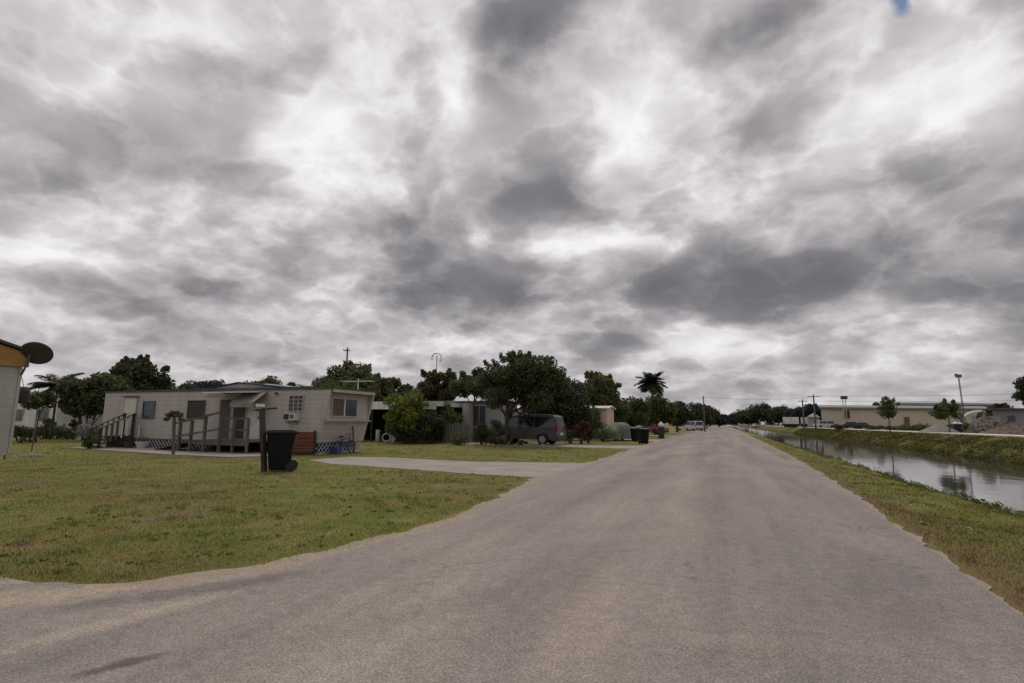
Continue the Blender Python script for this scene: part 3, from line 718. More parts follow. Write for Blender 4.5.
# ================================================================== MAIN TRAILER
def window(parent, x0, x1, z0, z1, y, face='-y', pane='glass', split=(1, 1), fr=.045, depth=.05, name='window', fm='frame_alu'):
    "frame with pane (a child) on a wall facing -Y (face '-y'), +X ('+x')"
    f = MB()
    def bx(m_, a0, a1, b0, b1, t0, t1):
        if face == '-y': m_.box(a0, a1, y-t1, y-t0, b0, b1)
        elif face == '+x': m_.box(y+t0, y+t1, a0, a1, b0, b1)
    bx(f, x0-fr, x1+fr, z0-fr, z0, 0.002, depth); bx(f, x0-fr, x1+fr, z1, z1+fr, 0.002, depth)
    bx(f, x0-fr, x0, z0, z1, 0.002, depth); bx(f, x1, x1+fr, z0, z1, 0.002, depth)
    nx_, nz_ = split
    for i in range(1, nx_):
        c = x0+(x1-x0)*i/nx_; bx(f, c-.018, c+.018, z0, z1, .012, depth*.8)
    for i in range(1, nz_):
        c = z0+(z1-z0)*i/nz_; bx(f, x0, x1, c-.012, c+.012, .014, depth*.7)
    fo = f.build(name, M[fm], parent)
    p = MB(); bx(p, x0, x1, z0, z1, 0.001, .012); p.build('pane', M[pane], fo)
    return fo
T = thing('mobile_home', 'long tan mobile home with raked front end, wooden porch side and lattice skirting', 'mobile home', (-23, 19, 0))
b_ = MB(); b_.prism([(-30.3, .5), (-30.3, 2.80), (-16.0, 2.80), (-16.0, 1.47), (-16.24, .5)], 19, 22.2, 'y'); b_.build('wall', M['wall_tan'], T)
for y0 in (18.985, 22.12):
    f = MB(); f.prism([(-16.02, 1.47), (-15.99, 1.47), (-15.68, 2.80), (-16.02, 2.80)], y0, y0+.095, 'y'); f.build('end_fin', M['wall_tan'], T)
f = MB(); f.prism([(-16.02, 1.40), (-15.80, 1.42), (-15.78, 1.49), (-16.02, 1.49)], 19.09, 22.11, 'y'); f.build('ledge', M['wall_tan'], T)
f = MB(); f.prism([(-30.36, 2.803), (-30.36, 2.86), (-23, 2.94), (-15.62, 2.88), (-15.62, 2.803)], 18.95, 22.26, 'y'); rf = f.build('roof', M['roof_dark'], T)
f = MB(); f.box(-15.66, -15.61, 19.09, 22.11, 2.68, 2.80); f.build('soffit_board', M['wall_tan'], T)
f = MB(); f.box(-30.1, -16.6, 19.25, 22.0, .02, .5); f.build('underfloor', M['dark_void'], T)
def lattice(parent, a0, a1, z0, z1, y, face):
    l = MB(); s = .23; w_ = .016
    L = z1-z0
    k = a0-L
    while k < a1:
        for dr in (1, -1):
            # clip the slat to the panel
            t0 = max(0, (a0-k)/L) if dr == 1 else max(0, (k+L-a1)/L)
            t1 = min(1, (a1-k)/L) if dr == 1 else min(1, (k+L-a0)/L)
            if t1 > t0+.02:
                if dr == 1: p, q = (k+L*t0, z0+L*t0), (k+L*t1, z0+L*t1)
                else: p, q = (k+L-L*t0, z0+L*t0), (k+L-L*t1, z0+L*t1)
                o = .004*dr
                if face == '-y': l.bar((p[0], y+o, p[1]), (q[0], y+o, q[1]), w_*.6, .046, (0, 1, 0))
                else: l.bar((y+o, p[0], p[1]), (y+o, q[0], q[1]), w_*.6, .046, (1, 0, 0))
        k += s
    for z in (z0, z1):
        if face == '-y': l.box(a0, a1, y-.012, y+.012, z-.02, z+.02)
        else: l.box(y-.012, y+.012, a0, a1, z-.02, z+.02)
    return l.build('lattice_skirting', M['lattice'], parent)
lattice(T, -30.25, -22.4, .03, .5, 19.06, '-y'); lattice(T, -18.2, -16.32, .03, .5, 19.06, '-y'); lattice(T, 19.1, 22.1, .03, .55, -16.30, '+x')
# doors and windows of the long side
def door(parent, x0, x1, z0, z1, y, mat, fr=True):
    d = MB(); d.box(x0, x1, y-.03, y-.002, z0, z1); do = d.build('door', M[mat], parent)
    if fr:
        q = MB(); q.box(x0-.06, x0, y-.045, y-.003, z0, z1+.06); q.box(x1, x1+.06, y-.045, y-.003, z0, z1+.06); q.box(x0, x1, y-.045, y-.003, z1, z1+.06); q.build('door_frame', M['wall_tan'], do)
    h = MB(); h.box(x1-.12, x1-.07, y-.07, y-.03, z0+.9, z0+1.02); h.build('handle', M['steel'], do)
    return do
door(T, -28.68, -27.82, .62, 2.5, 19, 'cream')
f = MB(); f.box(-28.85, -27.65, 18.86, 18.998, 2.57, 2.60); f.build('door_hood', M['roof_dark'], T)
window(T, -27.27, -26.48, 1.5, 2.3, 19, pane='glass_blue', split=(1, 2), fm='steel')
window(T, -24.12, -23.03, 1.52, 2.33, 19, pane='screen', split=(1, 6), fm='wood_grey', fr=.03)
door(T, -22.02, -21.32, .60, 2.38, 19, 'curtain')
door(T, -21.16, -20.42, .60, 2.36, 19, 'screen')
door(T, -20.28, -19.52, .60, 2.2, 19, 'white')
window(T, -17.9, -17.15, 1.86, 2.52, 19, pane='curtain', split=(3, 4))
window(T, 19.5, 21.2, 1.66, 2.42, -16.0, '+x', pane='curtain', split=(1, 1))
f = MB(); f.box(-15.985, -15.95, 20.3, 20.36, 1.66, 2.42); f.build('window_mullion', M['white'], T)
f = MB(); f.box(-15.988, -15.975, 20.36, 21.2, 1.66, 2.42); f.build('window_pane', M['glass_blue'], T)
# air conditioner
f = MB(); f.box(-17.95, -17.28, 18.68, 18.998, 1.44, 1.76); a_ = f.build('air_conditioner', M['cream'], T, bevel=.015)
f = MB(); f.box(-17.90, -17.60, 18.668, 18.68, 1.48, 1.72)
f.build('grille', M['screen'], a_)
f = MB(); f.box(-17.54, -17.34, 18.668, 18.68, 1.52, 1.70); f.build('vent', M['wood_grey'], a_)
for x in (-17.85, -17.4):
    f = MB(); f.bar((x, 18.99, 1.32), (x, 18.74, 1.43), .025); f.build('bracket', M['steel'], a_)
# roof-over gable, flat awning with its housing, canvas awning
f = MB(); f.prism([(-23.2, 2.93), (-21.3, 3.17), (-18.6, 2.93)], 19.3, 22.0, 'y'); f.build('roof_gable', M['wall_tan'], T)
f = MB(); f.prism([(-23.3, 2.94), (-21.3, 3.19), (-18.5, 2.94), (-18.5, 2.965), (-21.3, 3.225), (-23.3, 2.965)], 19.2, 22.1, 'y'); f.build('gable_roofing', M['roof_dark'], T)
f = MB(); f.prism([(17.95, 2.64), (18.99, 2.70), (18.99, 2.74), (17.95, 2.68)], -22.0, -19.5, 'x'); aw = f.build('porch_awning', M['roof_white'], T)
f = MB(); f.lathe((-22.0, 18.15, 2.52), [(.055, 0), (.07, .05), (.07, 1.2), (.055, 1.25)], 10, 'x'); f.build('awning_roll', M['frame_alu'], aw)
f = MB(); f.prism([(18.99, 2.76), (18.2, 2.22), (18.18, 2.0), (18.2, 2.0), (18.22, 2.20), (18.99, 2.72)], -20.55, -19.2, 'x'); aw = f.build('canvas_awning', M['canvas'], T)
for x in (-20.5, -19.25):
    f = MB(); f.bar((x, 18.98, 1.95), (x, 18.22, 2.06), .025); f.build('awning_arm', M['steel'], aw)
f = MB(); f.box(-18.75, -18.6, 18.90, 18.998, 2.62, 2.68); f.bar((-18.68, 18.95, 2.64), (-18.5, 18.8, 2.6), .05); f.build('wall_lamp', M['wood_dark'], T)
# vent pipe, antenna
f = MB(); f.tube([(-27.3, 18.9, .5), (-27.3, 18.9, 1.15)], .035, 8); f.build('vent_pipe', M['white'], T)
# blue tarp lying on the roof
f = MB()
nx_ = 8
vs = []
for j in range(5):
    for i in range(nx_+1):
        x = -20.0+1.5*i/nx_; y = 19.22+1.6*j/4; z = 3.27-(x+21.3)*.093+.012*math.sin(i*2.1+j)+.005
        if j == 0: z -= .16; y -= .08
        vs.append((x, y, z-.01))
f.add(vs, [(j*(nx_+1)+i, j*(nx_+1)+i+1, (j+1)*(nx_+1)+i+1, (j+1)*(nx_+1)+i) for j in range(4) for i in range(nx_)])
tp = f.build('tarpaulin', M['blue_tarp'], loc=(-19.4, 19.9, 2.95)); tag(tp, 'faded blue tarpaulin draped over the edge of the mobile home roof', 'tarpaulin')
# TV antenna behind roof
A_ = thing('tv_antenna', 'thin white television antenna with long crossbar above the mobile home roof', 'antenna', (-17.0, 22.6, 0))
f = MB(); f.tube([(-17.0, 22.6, 0), (-17.0, 22.6, 3.55)], .03, 6); f.build('mast', M['white'], A_)
f = MB(); f.tube([(-17.9, 22.5, 3.42), (-16.2, 22.7, 3.42)], .014, 6)
for i in range(7): f.tube([(-17.8+i*.25, 22.2+.03*i, 3.42), (-17.8+i*.25, 22.85+.03*i, 3.42)], .008, 5)
f.build('crossbar', M['white'], A_)

# ---- porch with ramp
Pr = thing('wooden_porch', 'weathered wooden porch deck with a sloping handrailed ramp', 'porch', (-20.2, 18.2, 0))
f = MB(); f.box(-21.9, -18.6, 17.55, 18.93, .50, .56)
f.build('deck', M['wood_grey'], Pr)
f = MB(); f.box(-21.9, -18.6, 17.53, 17.57, .36, .50); f.build('rim_board', M['wood_grey'], Pr)
f = MB(); f.add([(-24.3, 17.6, .06), (-21.9, 17.6, .50), (-21.9, 18.9, .50), (-24.3, 18.9, .06), (-24.3, 17.6, .12), (-21.9, 17.6, .56), (-21.9, 18.9, .56), (-24.3, 18.9, .12)],
 [(0,3,2,1),(4,5,6,7),(0,1,5,4),(1,2,6,5),(2,3,7,6),(3,0,4,7)]); f.build('ramp', M['wood_grey'], Pr)
def zr(x): return .95+.24*(x+24.3)*.78 if x < -21.9 else 1.42
posts = [(-22.68, 1.28), (-21.98, 1.40), (-21.16, 1.58), (-20.25, 1.74)]
for x, z in posts:
    f = MB(); f.bar((x, 17.55, .03), (x, 17.55, z), .11); f.build('post', M['wood_grey'], Pr)
for x in (-19.5, -18.7):
    f = MB(); f.bar((x, 17.57, .03), (x, 17.57, 2.64 if x < -19.6 else 1.5), .09); f.build('post', M['wood_grey'], Pr)
f = MB(); f.bar((-23.1, 17.49, 1.24), (-20.25, 17.49, 1.76), .05, .09); f.build('handrail', M['wood_grey'], Pr)
f = MB(); f.bar((-23.0, 17.49, .66), (-20.25, 17.49, 1.05), .04, .08); f.build('handrail', M['wood_grey'], Pr)
f = MB(); f.bar((-20.25, 17.6, 1.50), (-18.7, 17.6, 1.50), .05, .08); f.bar((-20.25, 17.6, 1.02), (-18.7, 17.6, 1.02), .04, .07); f.build('handrail', M['wood_grey'], Pr)
# ---- steps at the far door
St = thing('wooden_steps', 'grey wooden steps with slatted handrails at the cream door', 'steps', (-28.2, 18.2, 0))
f = MB()
for i in range(4): f.box(-28.75, -27.75, 17.2+i*.3, 17.55+i*.3, .10+.15*i, .15+.15*i)
f.box(-28.75, -27.75, 18.4, 18.94, .56, .61); f.build('tread', M['wood_dark'], St)
f = MB(); f.box(-28.7, -27.8, 18.3, 18.9, .05, .55); f.build('riser_box', M['wood_dark'], St)
for x in (-28.35, -27.65):
    f = MB(); f.bar((x, 17.25, .98), (x, 18.9, 1.72), .10, .05); f.build('handrail', M['wood_grey'] if x < -28 else M['wood_grey'], St)
    f = MB(); f.bar((x, 17.3, .05), (x, 17.3, 1.0), .1); f.build('post', M['wood_dark'], St)
    f = MB(); f.bar((x, 18.8, .05), (x, 18.8, 1.72), .1); f.build('post', M['wood_dark'], St)
    for k in range(5):
        yy = 17.55+k*.25; zt = .98+.74*(yy-17.25)/1.65
        f = MB(); f.bar((x, yy, .2+.5*(yy-17.25)/1.65), (x, yy, zt-.03), .05); f.build('baluster', M['white'] if k in (3, 4) and x > -28 else M['wood_grey'], St)
bush('potted_plant', 'yellow green leafy plant growing against the wooden steps rail', (-27.75, 16.95, .05), .32, 1.0, total=500, leaf=.06, mat='bright', n=8, cat='plant')
def pot(label, x, y, r, h, mat, lf, pl):
    t = thing('plant_pot', label, 'plant pot', (x, y, .05))
    f = MB(); f.lathe((0, 0, 0), [(r*.7, 0), (r, h*.85), (r*1.08, h*.86), (r*1.08, h), (r*.8, h)], 14); f.build('pot', M[mat], t, world=False)
    V, F = leaves([(0, 0, h+.12)], [pl], [120], .04); npmesh('foliage', V, F, L_[lf], t)
pot('red brown pot with a low dark plant below the narrow window', -27.2, 18.4, .24, .26, 'terracotta', 'dark', .2)
pot('blue grey tub holding a spreading plant below the narrow window', -26.4, 18.5, .28, .30, 'lattice', 'olive', .28)
# ---- hanging basket post on the walkway edge
Hp = thing('plant_post', 'wooden T post with leafy plant hanging from its top beside the ramp', 'plant post', (-20.75, 15.85, 0))
f = MB(); f.bar((-20.72, 15.85, 0), (-20.9, 15.85, 1.62), .09); f.build('post', M['wood_grey'], Hp)
f = MB(); f.bar((-21.3, 15.85, 1.56), (-20.45, 15.85, 1.56), .05); f.build('crossarm', M['wood_grey'], Hp)
V, F = leaves([(-20.9, 15.85, 1.68), (-21.15, 15.85, 1.62), (-20.6, 15.85, 1.62), (-21.3, 15.85, 1.45), (-20.45, 15.85, 1.45)], [.2, .17, .17, .13, .13], [180, 120, 120, 60, 60], .055, squash=.5)
V -= np.array([-20.75, 15.85, 0]); npmesh('foliage', V, F, L_['mid'], Hp)
# ---- lawn post with floodlight
Lp = thing('lawn_post', 'rough dark timber post with a small white floodlight on top behind the black bin', 'post', (-12.5, 12.25, 0))
f = MB(); f.bar((-12.14, 12.1, -.05), (-12.40, 12.1, 1.74), .13, .13); f.build('post', M['wood_post'], Lp, bevel=.012)
f = MB(); f.bar((-12.66, 12.1, 1.73), (-11.87, 12.12, 1.79), .04, .05); f.build('crossarm', M['wood_post'], Lp)
f = MB(); f.box(-12.56, -12.40, 12.0, 12.2, 1.82, 1.91); f.bar((-12.47, 12.1, 1.72), (-12.47, 12.1, 1.84), .03); f.build('floodlight', M['white'], Lp, bevel=.01)
# ---- wheeled bins
def make_bin(label, body, loc, rz, group=None, H=1.10):
    t = thing('wheeled_bin', label, 'trash bin', loc, group, rz)
    b = MB(); s0, s1 = .24, .30   # half widths, +X is the back with wheels
    z0 = .04; z1 = H*.93
    vs = [(-.27, -s0, z0), (.24, -s0, z0), (.24, s0, z0), (-.27, s0, z0), (-.37, -s1, z1), (.36, -s1, z1), (.36, s1, z1), (-.37, s1, z1)]
    b.add(vs, [(0,3,2,1),(4,5,6,7),(0,1,5,4),(1,2,6,5),(2,3,7,6),(3,0,4,7)]); b.build('body', M[body], t, bevel=.03, world=False, smooth=False)
    b = MB(); b.box(-.40, .38, -.32, .32, z1-.035, z1+.0); b.build('rim', M[body], t, bevel=.008, world=False)
    b = MB(); b.prism([(-.42, z1+.004), (-.42, z1+.03), (-.30, z1+.075), (.30, z1+.085), (.40, z1+.05), (.40, z1+.004)], -.335, .335, 'y'); b.build('lid', M['lid_plastic'] if body == 'black_plastic' else M[body], t, bevel=.01, world=False)
    b = MB(); b.tube([(.46, -.22, z1-.01), (.46, .22, z1-.01)], .02, 8)
    for y in (-.22, .22): b.bar((.36, y, z1-.03), (.47, y, z1-.01), .035)
    b.build('handle', M['black_plastic'], t, world=False)
    for y in (-.29, .23):
        b = MB(); b.lathe((.31, y, .14), [(.06, 0), (.14, .0), (.14, .06), (.06, .06)], 20, 'y'); w_ = b.build('wheel', M['rubber'], t, world=False)
    b = MB(); b.tube([(.31, -.24, .14), (.31, .24, .14)], .015, 6); b.build('axle', M['steel'], t, world=False)
    return t
b1 = make_bin('large black wheeled trash cart standing beside the timber post on the lawn', 'black_plastic', (-11.9, 12.42, 0), R(38), 'wheeled trash bins')
b1.scale = (1.02, 1.02, 1.07)
# ---- brown wooden box steps
Bx = thing('wooden_box', 'red brown slatted wooden box beside the trailer corner', 'wooden box', (-16.6, 18.4, 0))
f = MB()
for k in range(6): f.box(-17.0, -16.30, 18.30, 18.85, .14+k*.14, .26+k*.14)
f.build('slats', M['wood_red'], Bx)
f = MB(); f.box(-16.36, -16.27, 18.86, 18.93, 0, 1.02); f.build('corner_post', M['wood_dark'], Bx)
f = MB(); f.box(-17.5, -17.0, 18.28, 18.83, .02, .42); st = f.build('low_step', M['wood_dark'], Bx)
f = MB(); f.box(-17.55, -17.02, 18.26, 18.85, .42, .46); f.build('step_top', M['cream'], st)
f = MB(); f.box(-17.0, -16.33, 18.32, 18.84, .0, .13); f.build('base', M['wood_dark'], Bx)
f = MB(); f.lathe((-17.65, 18.55, 0), [(.15, .0), (.19, .05), (.21, .8), (.12, .95), (.11, .97)], 14); tag(f.build('water_jug', M['cream'], loc=(-17.65, 18.55, 0), smooth=True), 'pale plastic barrel behind the black trash cart', 'barrel')
# ---- bicycle against the lattice
Bk = thing('bicycle', 'blue bicycle leaning on the lattice skirting of the trailer end', 'bicycle', (-15.9, 20.4, 0))
for y in (19.95, 20.95):
    f = MB(); pts = [(-15.95, y+.27*math.cos(t), .28+.27*math.sin(t)) for t in np.linspace(0, 2*math.pi, 25)]; f.tube(pts, .022, 6, False); wl = f.build('wheel', M['rubber'], Bk, smooth=True)
    f = MB()
    for k in range(8): f.tube([(-15.95, y, .28), (-15.95, y+.26*math.cos(k*.785), .28+.26*math.sin(k*.785))], .004, 4)
    f.build('spokes', M['rim'], wl)
f = MB(); q = lambda y, z: (-15.95, y, z)
for a, b2 in ((q(19.95, .28), q(20.35, .28)), (q(20.35, .28), q(20.22, .68)), (q(20.22, .6), q(20.78, .66)), (q(20.35, .28), q(20.80, .58)), (q(20.95, .28), q(20.76, .78)), (q(19.95, .28), q(20.24, .6))): f.tube([a, b2], .022, 6)
f.build('frame', M['blue_paint'], Bk)
f = MB(); f.tube([(-16.15, 20.74, .82), (-15.75, 20.74, .82)], .014, 6); f.build('handlebar', M['steel'], Bk)
f = MB(); f.prism([(20.1, .70), (20.34, .72), (20.34, .76), (20.1, .78)], -16.02, -15.88, 'x'); f.build('saddle', M['rubber'], Bk)
f = MB(); f.box(-16.08, -15.7, 20.35, 20.7, .1, .42); tag(f.build('storage_crate', M['blue_paint'], loc=(-15.9, 20.5, 0.1), bevel=.02), 'blue plastic crate on the grass by the bicycle', 'crate')
bpy.data.objects['storage_crate'].location.z = 0.0; bpy.data.objects['storage_crate'].location.y = 19.75
f = MB(); f.bar((-15.75, 20.9, 0), (-16.02, 21.05, 1.2), .05); tag(f.build('wooden_stake', M['wood_red'], loc=(-15.8, 20.9, 0)), 'red brown wooden stake leaning on the trailer end wall', 'stake')

# ================================================================== NEAR LEFT TRAILER
NL = thing('mobile_home', 'pale sided trailer end with gold gable board at the left edge', 'mobile home', (-22, 7.2, 0))
X1 = -17.98
f = MB(); f.box(-30, X1, 5.4, 9.0, .5, 2.86); f.build('wall', M['wall_near'], NL)
f = MB(); f.prism([(5.2, 2.84), (9.12, 2.84), (9.12, 3.20), (7.2, 3.72), (5.2, 3.20)], X1+.004, X1+.09, 'x'); f.build('gable_board', M['fascia_gold'], NL)
f = MB(); f.prism([(5.1, 3.22), (7.2, 3.76), (9.22, 3.21), (9.22, 3.27), (7.2, 3.84), (5.1, 3.28)], -30.2, X1+.2, 'x'); f.build('roof', M['roof_dark'], NL)
f = MB(); f.prism([(5.4, 2.865), (9.0, 2.865), (9.0, 3.2), (7.2, 3.7), (5.4, 3.2)], -29.9, X1, 'x'); f.build('gable_fill', M['wall_near'], NL)
window(NL, 7.0, 8.42, 1.3, 2.74, X1, '+x', pane='glass', split=(2, 1))
f = MB(); f.box(X1+.002, X1+.022, 8.95, 9.02, .5, 2.83); f.build('corner_trim', M['wall_near'], NL)
f = MB(); f.box(X1+.002, X1+.03, 5.42, 8.93, .46, 1.42); f.build('lower_panel', M['skirt_panel'], NL)
for x, y in ((-18.15, 8.25), (-18.15, 5.6), (-22, 8.8), (-26, 8.8)):
    f = MB(); f.bar((x, y, 0), (x, y, .5), .16); f.build('leg', M['wood_dark'], NL)
# satellite dish on its side
Ds = thing('satellite_dish', 'dark round satellite dish mounted off the gold gable corner', 'satellite dish', (-17.9, 8.8, 2.75))
c = at(36.6, 353.2, 15.0)
tgt = Vector((0.0, -.25, 1.0)).normalized()
nrm = (c-Vector((0, 0, CAMH))).normalized(); nrm = (nrm+Vector((.25, .1, .62))).normalized()
rot = nrm.to_track_quat('Z', 'Y').to_matrix()
vs = []; fs = []; nr, ns = 8, 32; RD = .37
for i in range(nr+1):
    r = RD*i/nr
    for k in range(ns):
        t = 2*math.pi*k/ns; vs.append(c+rot@Vector((r*math.cos(t), r*math.sin(t), .35*r*r-.04)))
for i in range(nr):
    for k in range(ns): fs.append((i*ns+k, (i+1)*ns+k, (i+1)*ns+(k+1)%ns, i*ns+(k+1)%ns))
off = len(vs)
for i in range(nr+1):
    r = RD*i/nr
    for k in range(ns):
        t = 2*math.pi*k/ns; vs.append(c+rot@Vector((r*math.cos(t), r*math.sin(t), .35*r*r-.055)))
for i in range(nr):
    for k in range(ns): fs.append((off+i*ns+k, off+i*ns+(k+1)%ns, off+(i+1)*ns+(k+1)%ns, off+(i+1)*ns+k))
for k in range(ns): fs.append((nr*ns+k, off+nr*ns+k, off+nr*ns+(k+1)%ns, nr*ns+(k+1)%ns))
f = MB(); f.add(vs, fs); f.build('reflector', M['dish'], Ds, smooth=True)
f = MB(); back = c-rot@Vector((-.12, 0, .07)); f.tube([(-17.95, 9.0, 2.62), (-17.8, 8.98, 2.78), back], .028, 8); f.build('mount_arm', M['steel'], Ds)
feed = c+rot@Vector((0, -.12, .42)); f = MB(); f.tube([c+rot@Vector((0, -RD*.98, .0)), feed], .014, 6); f.build('feed_arm', M['steel'], Ds)
f = MB(); f.tube([feed-rot@Vector((0, 0, .05)), feed+rot@Vector((0, 0, .05))], [.045, .03], 8); f.build('feed_horn', M['wood_post'], Ds)
# hanging basket at the trailer edge
p = at(23, 395, 19.0)
hb = thing('hanging_basket', 'dark hanging basket in the gap beside the pale trailer', 'hanging basket', (p.x, p.y, p.z-.3))
f = MB(); f.lathe(p-Vector((0, 0, .3)), [(.08, 0), (.16, .05), (.19, .2), (.19, .45), (.12, .58)], 12); f.build('basket', M['wood_dark'], hb)
f = MB(); f.tube([p+Vector((0, 0, .25)), p+Vector((-.6, .1, .95))], .012, 5); f.tube([p+Vector((-.6, .1, .95)), (p.x-.75, p.y+.1, 0)], .03, 6); f.build('hook', M['steel'], hb)
# thin pole with crossed feet
U = thing('parasol_pole', 'thin dark metal pole on a pale crossed foot standing on the lawn', 'pole', (-24.28, 12.84, 0))
f = MB(); f.tube([(-24.28, 12.84, .05), (-24.28, 12.84, 1.8)], .022, 8); f.build('pole', M['steel'], U)
f = MB()
for a in (.3, 1.87): f.bar((-24.28-.5*math.cos(a), 12.84-.5*math.sin(a), .05), (-24.28+.5*math.cos(a), 12.84+.5*math.sin(a), .05), .05, .04)
f.build('foot', M['frame_alu'], U)
f = MB(); f.tube([(-24.28, 12.84, .04), (-24.28, 12.84, .18)], .05, 10); f.build('socket', M['cream'], U)

# ================================================================== GENERIC HOMES
def home(label, x0, x1, y0, y1, h, wall, roof, wins=(), gable=.35, name='mobile_home', rz=0, skirt=True, endwins=(), cat='mobile home'):
    t = thing(name, label, cat, ((x0+x1)/2, (y0+y1)/2, 0))
    f = MB(); f.box(x0, x1, y0, y1, .45 if skirt else 0, h); f.build('wall', M[wall], t)
    if skirt: f = MB(); f.box(x0+.05, x1-.05, y0+.05, y1-.05, 0, .45); f.build('skirting', M['wood_grey'], t)
    f = MB(); ym = (y0+y1)/2; f.prism([(y0-.2, h+.003), (ym, h+gable), (y1+.2, h+.003), (y1+.2, h+.09), (ym, h+gable+.09), (y0-.2, h+.09)], x0-.2, x1+.2, 'x'); f.build('roof', M[roof], t)
    f = MB(); f.prism([(y0, h), (ym, h+gable-.01), (y1, h)], x0+.01, x1-.01, 'x'); f.build('gable', M[wall], t)
    for a, b2, z0, z1, pn in wins: window(t, a, b2, z0, z1, y0, pane=pn, split=(2, 1))
    for a, b2, z0, z1, pn in endwins: window(t, a, b2, z0, z1, x1, '+x', pane=pn, split=(2, 1))
    return t
# white house far left
c0 = spot(8, 44); c1 = spot(84, 44)
H0 = home('long white house with white metal roof behind the dark trees at left', -82, -54, 30, 35, 3.3, 'wall_white', 'roof_white', wins=((-60, -58.6, 1.2, 2.2, 'glass'), (-64, -62.6, 1.2, 2.2, 'glass'), (-56.5, -55, 1.2, 2.2, 'glass')), gable=1.2)
# second home behind bushes
home('white mobile home with tree shade put into its wall colour, half hidden by the spreading tree', -33, -15.2, 37.2, 40.7, 2.85, 'wall_grey', 'roof_dark',
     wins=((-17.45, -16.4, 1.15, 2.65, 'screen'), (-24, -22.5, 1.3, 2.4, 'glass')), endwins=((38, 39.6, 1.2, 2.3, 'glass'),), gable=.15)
cp = thing('carport', 'dark carport with white edged flat roof behind the yellow green bush', 'carport', (-24, 34.8, 0))
f = MB(); f.box(-31.5, -18.2, 32.9, 37.1, 2.62, 2.72); cr_ = f.build('roof', M['roof_white'], cp)
f = MB(); f.box(-31.5, -18.2, 32.86, 32.898, 2.28, 2.80); f.box(-18.198, -18.16, 32.86, 37.1, 2.50, 2.80); f.build('fascia', M['roof_white'], cr_)
for x in (-31.3, -27.5, -23.5, -20.8, -18.4):
    f = MB(); f.bar((x, 33.05, 0), (x, 33.05, 2.62), .1); f.build('post', M['wood_dark'], cp)
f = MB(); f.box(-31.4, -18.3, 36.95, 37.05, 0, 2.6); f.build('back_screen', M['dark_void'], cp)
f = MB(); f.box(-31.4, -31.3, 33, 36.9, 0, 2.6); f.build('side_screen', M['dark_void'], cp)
fe = thing('board_fence', 'short run of grey upright fence boards under the carport edge', 'fence', (-16.5, 32.65, 0))
f = MB()
for k in range(9): f.box(-17.5+k*.22, -17.5+k*.22+.17, 32.6, 32.63, .05, 1.35+.04*math.sin(k*2))
f.build('boards', M['fence_board'], fe)
f = MB(); f.bar((-17.55, 32.66, .4), (-15.5, 32.66, .4), .05, .08); f.bar((-17.55, 32.66, 1.1), (-15.5, 32.66, 1.1), .05, .08); f.build('rail', M['wood_dark'], fe)
f = MB(); f.box(-17.85, -17.5+.1, 36.2, 37.15, 0, 2.8); tag(f.build('storage_closet', M['skirt_panel'], loc=(-17.6, 36.7, 0)), 'tall narrow white storage closet against the second home', 'closet')
home('beige mobile home with white roof seen between the trees beyond the grey car', -24, spot(609, 51).x, 50.5, 54, 2.75, 'wall_beige', 'roof_white', wins=((-12.0, -11.2, 1.2, 2.0, 'glass'), (-18, -16.5, 1.2, 2.1, 'glass')), gable=.25)
home('small pale mobile home far down the road behind dark trees', -26, -12, 84, 87.5, 2.8, 'wall_white', 'roof_white', wins=((-15, -13.6, 1.2, 2.1, 'glass'),), gable=.3)

# things under the yellow bush
f = MB(); p = spot(378.5, 39.5); f.lathe(p, [(.16, 0), (.17, .02), (.17, .78), (.15, .82)], 14); tag(f.build('gas_cylinder', M['cream'], loc=p, smooth=True), 'pale upright gas cylinder beside the trailer end', 'gas cylinder')
p = spot(387, 38.5); f = MB(); f.tube([(p.x+.27*math.cos(t), p.y+.1*math.cos(t), .30+.27*math.sin(t)) for t in np.linspace(0, 6.283, 22)], .045, 7, False)
tag(f.build('spare_wheel', M['lattice'], loc=(p.x, p.y, 0)), 'pale wheel ring leaning in the shade of the carport', 'wheel')
p = spot(394, 38.5); f = MB(); f.prism([(p.x-.25, .0), (p.x+.05, .0), (p.x+.3, .55), (p.x+.18, .6), (p.x, .3), (p.x-.15, .5), (p.x-.3, .42)], p.y, p.y+.3, 'y'); tag(f.build('folded_chair', M['lattice'], loc=(p.x, p.y, 0)), 'white folded plastic chair between the wheel and the grey box', 'chair')
p = spot(405.5, 38.5); f = MB(); f.box(p.x-.35, p.x+.3, p.y, p.y+.5, .08, .55); tag(f.build('storage_box', M['wood_grey'], loc=(p.x, p.y, 0), bevel=.02), 'grey storage box under the yellow green bush', 'box')
bpy.data.objects['storage_box'].location.z = -.06
p = spot(421.5, 37.0); t = thing('bucket', 'small white bucket on the grass by the bush', 'bucket', p)
f = MB(); f.lathe(p, [(.13, 0), (.17, .36), (.18, .38), (.15, .38)], 14); f.build('pail', M['white'], t, smooth=True)
f = MB(); f.tube([p+Vector((.17*math.cos(a), 0, .36+.12*math.sin(a))) for a in np.linspace(0, math.pi, 9)], .008, 5); f.build('handle', M['steel'], t)

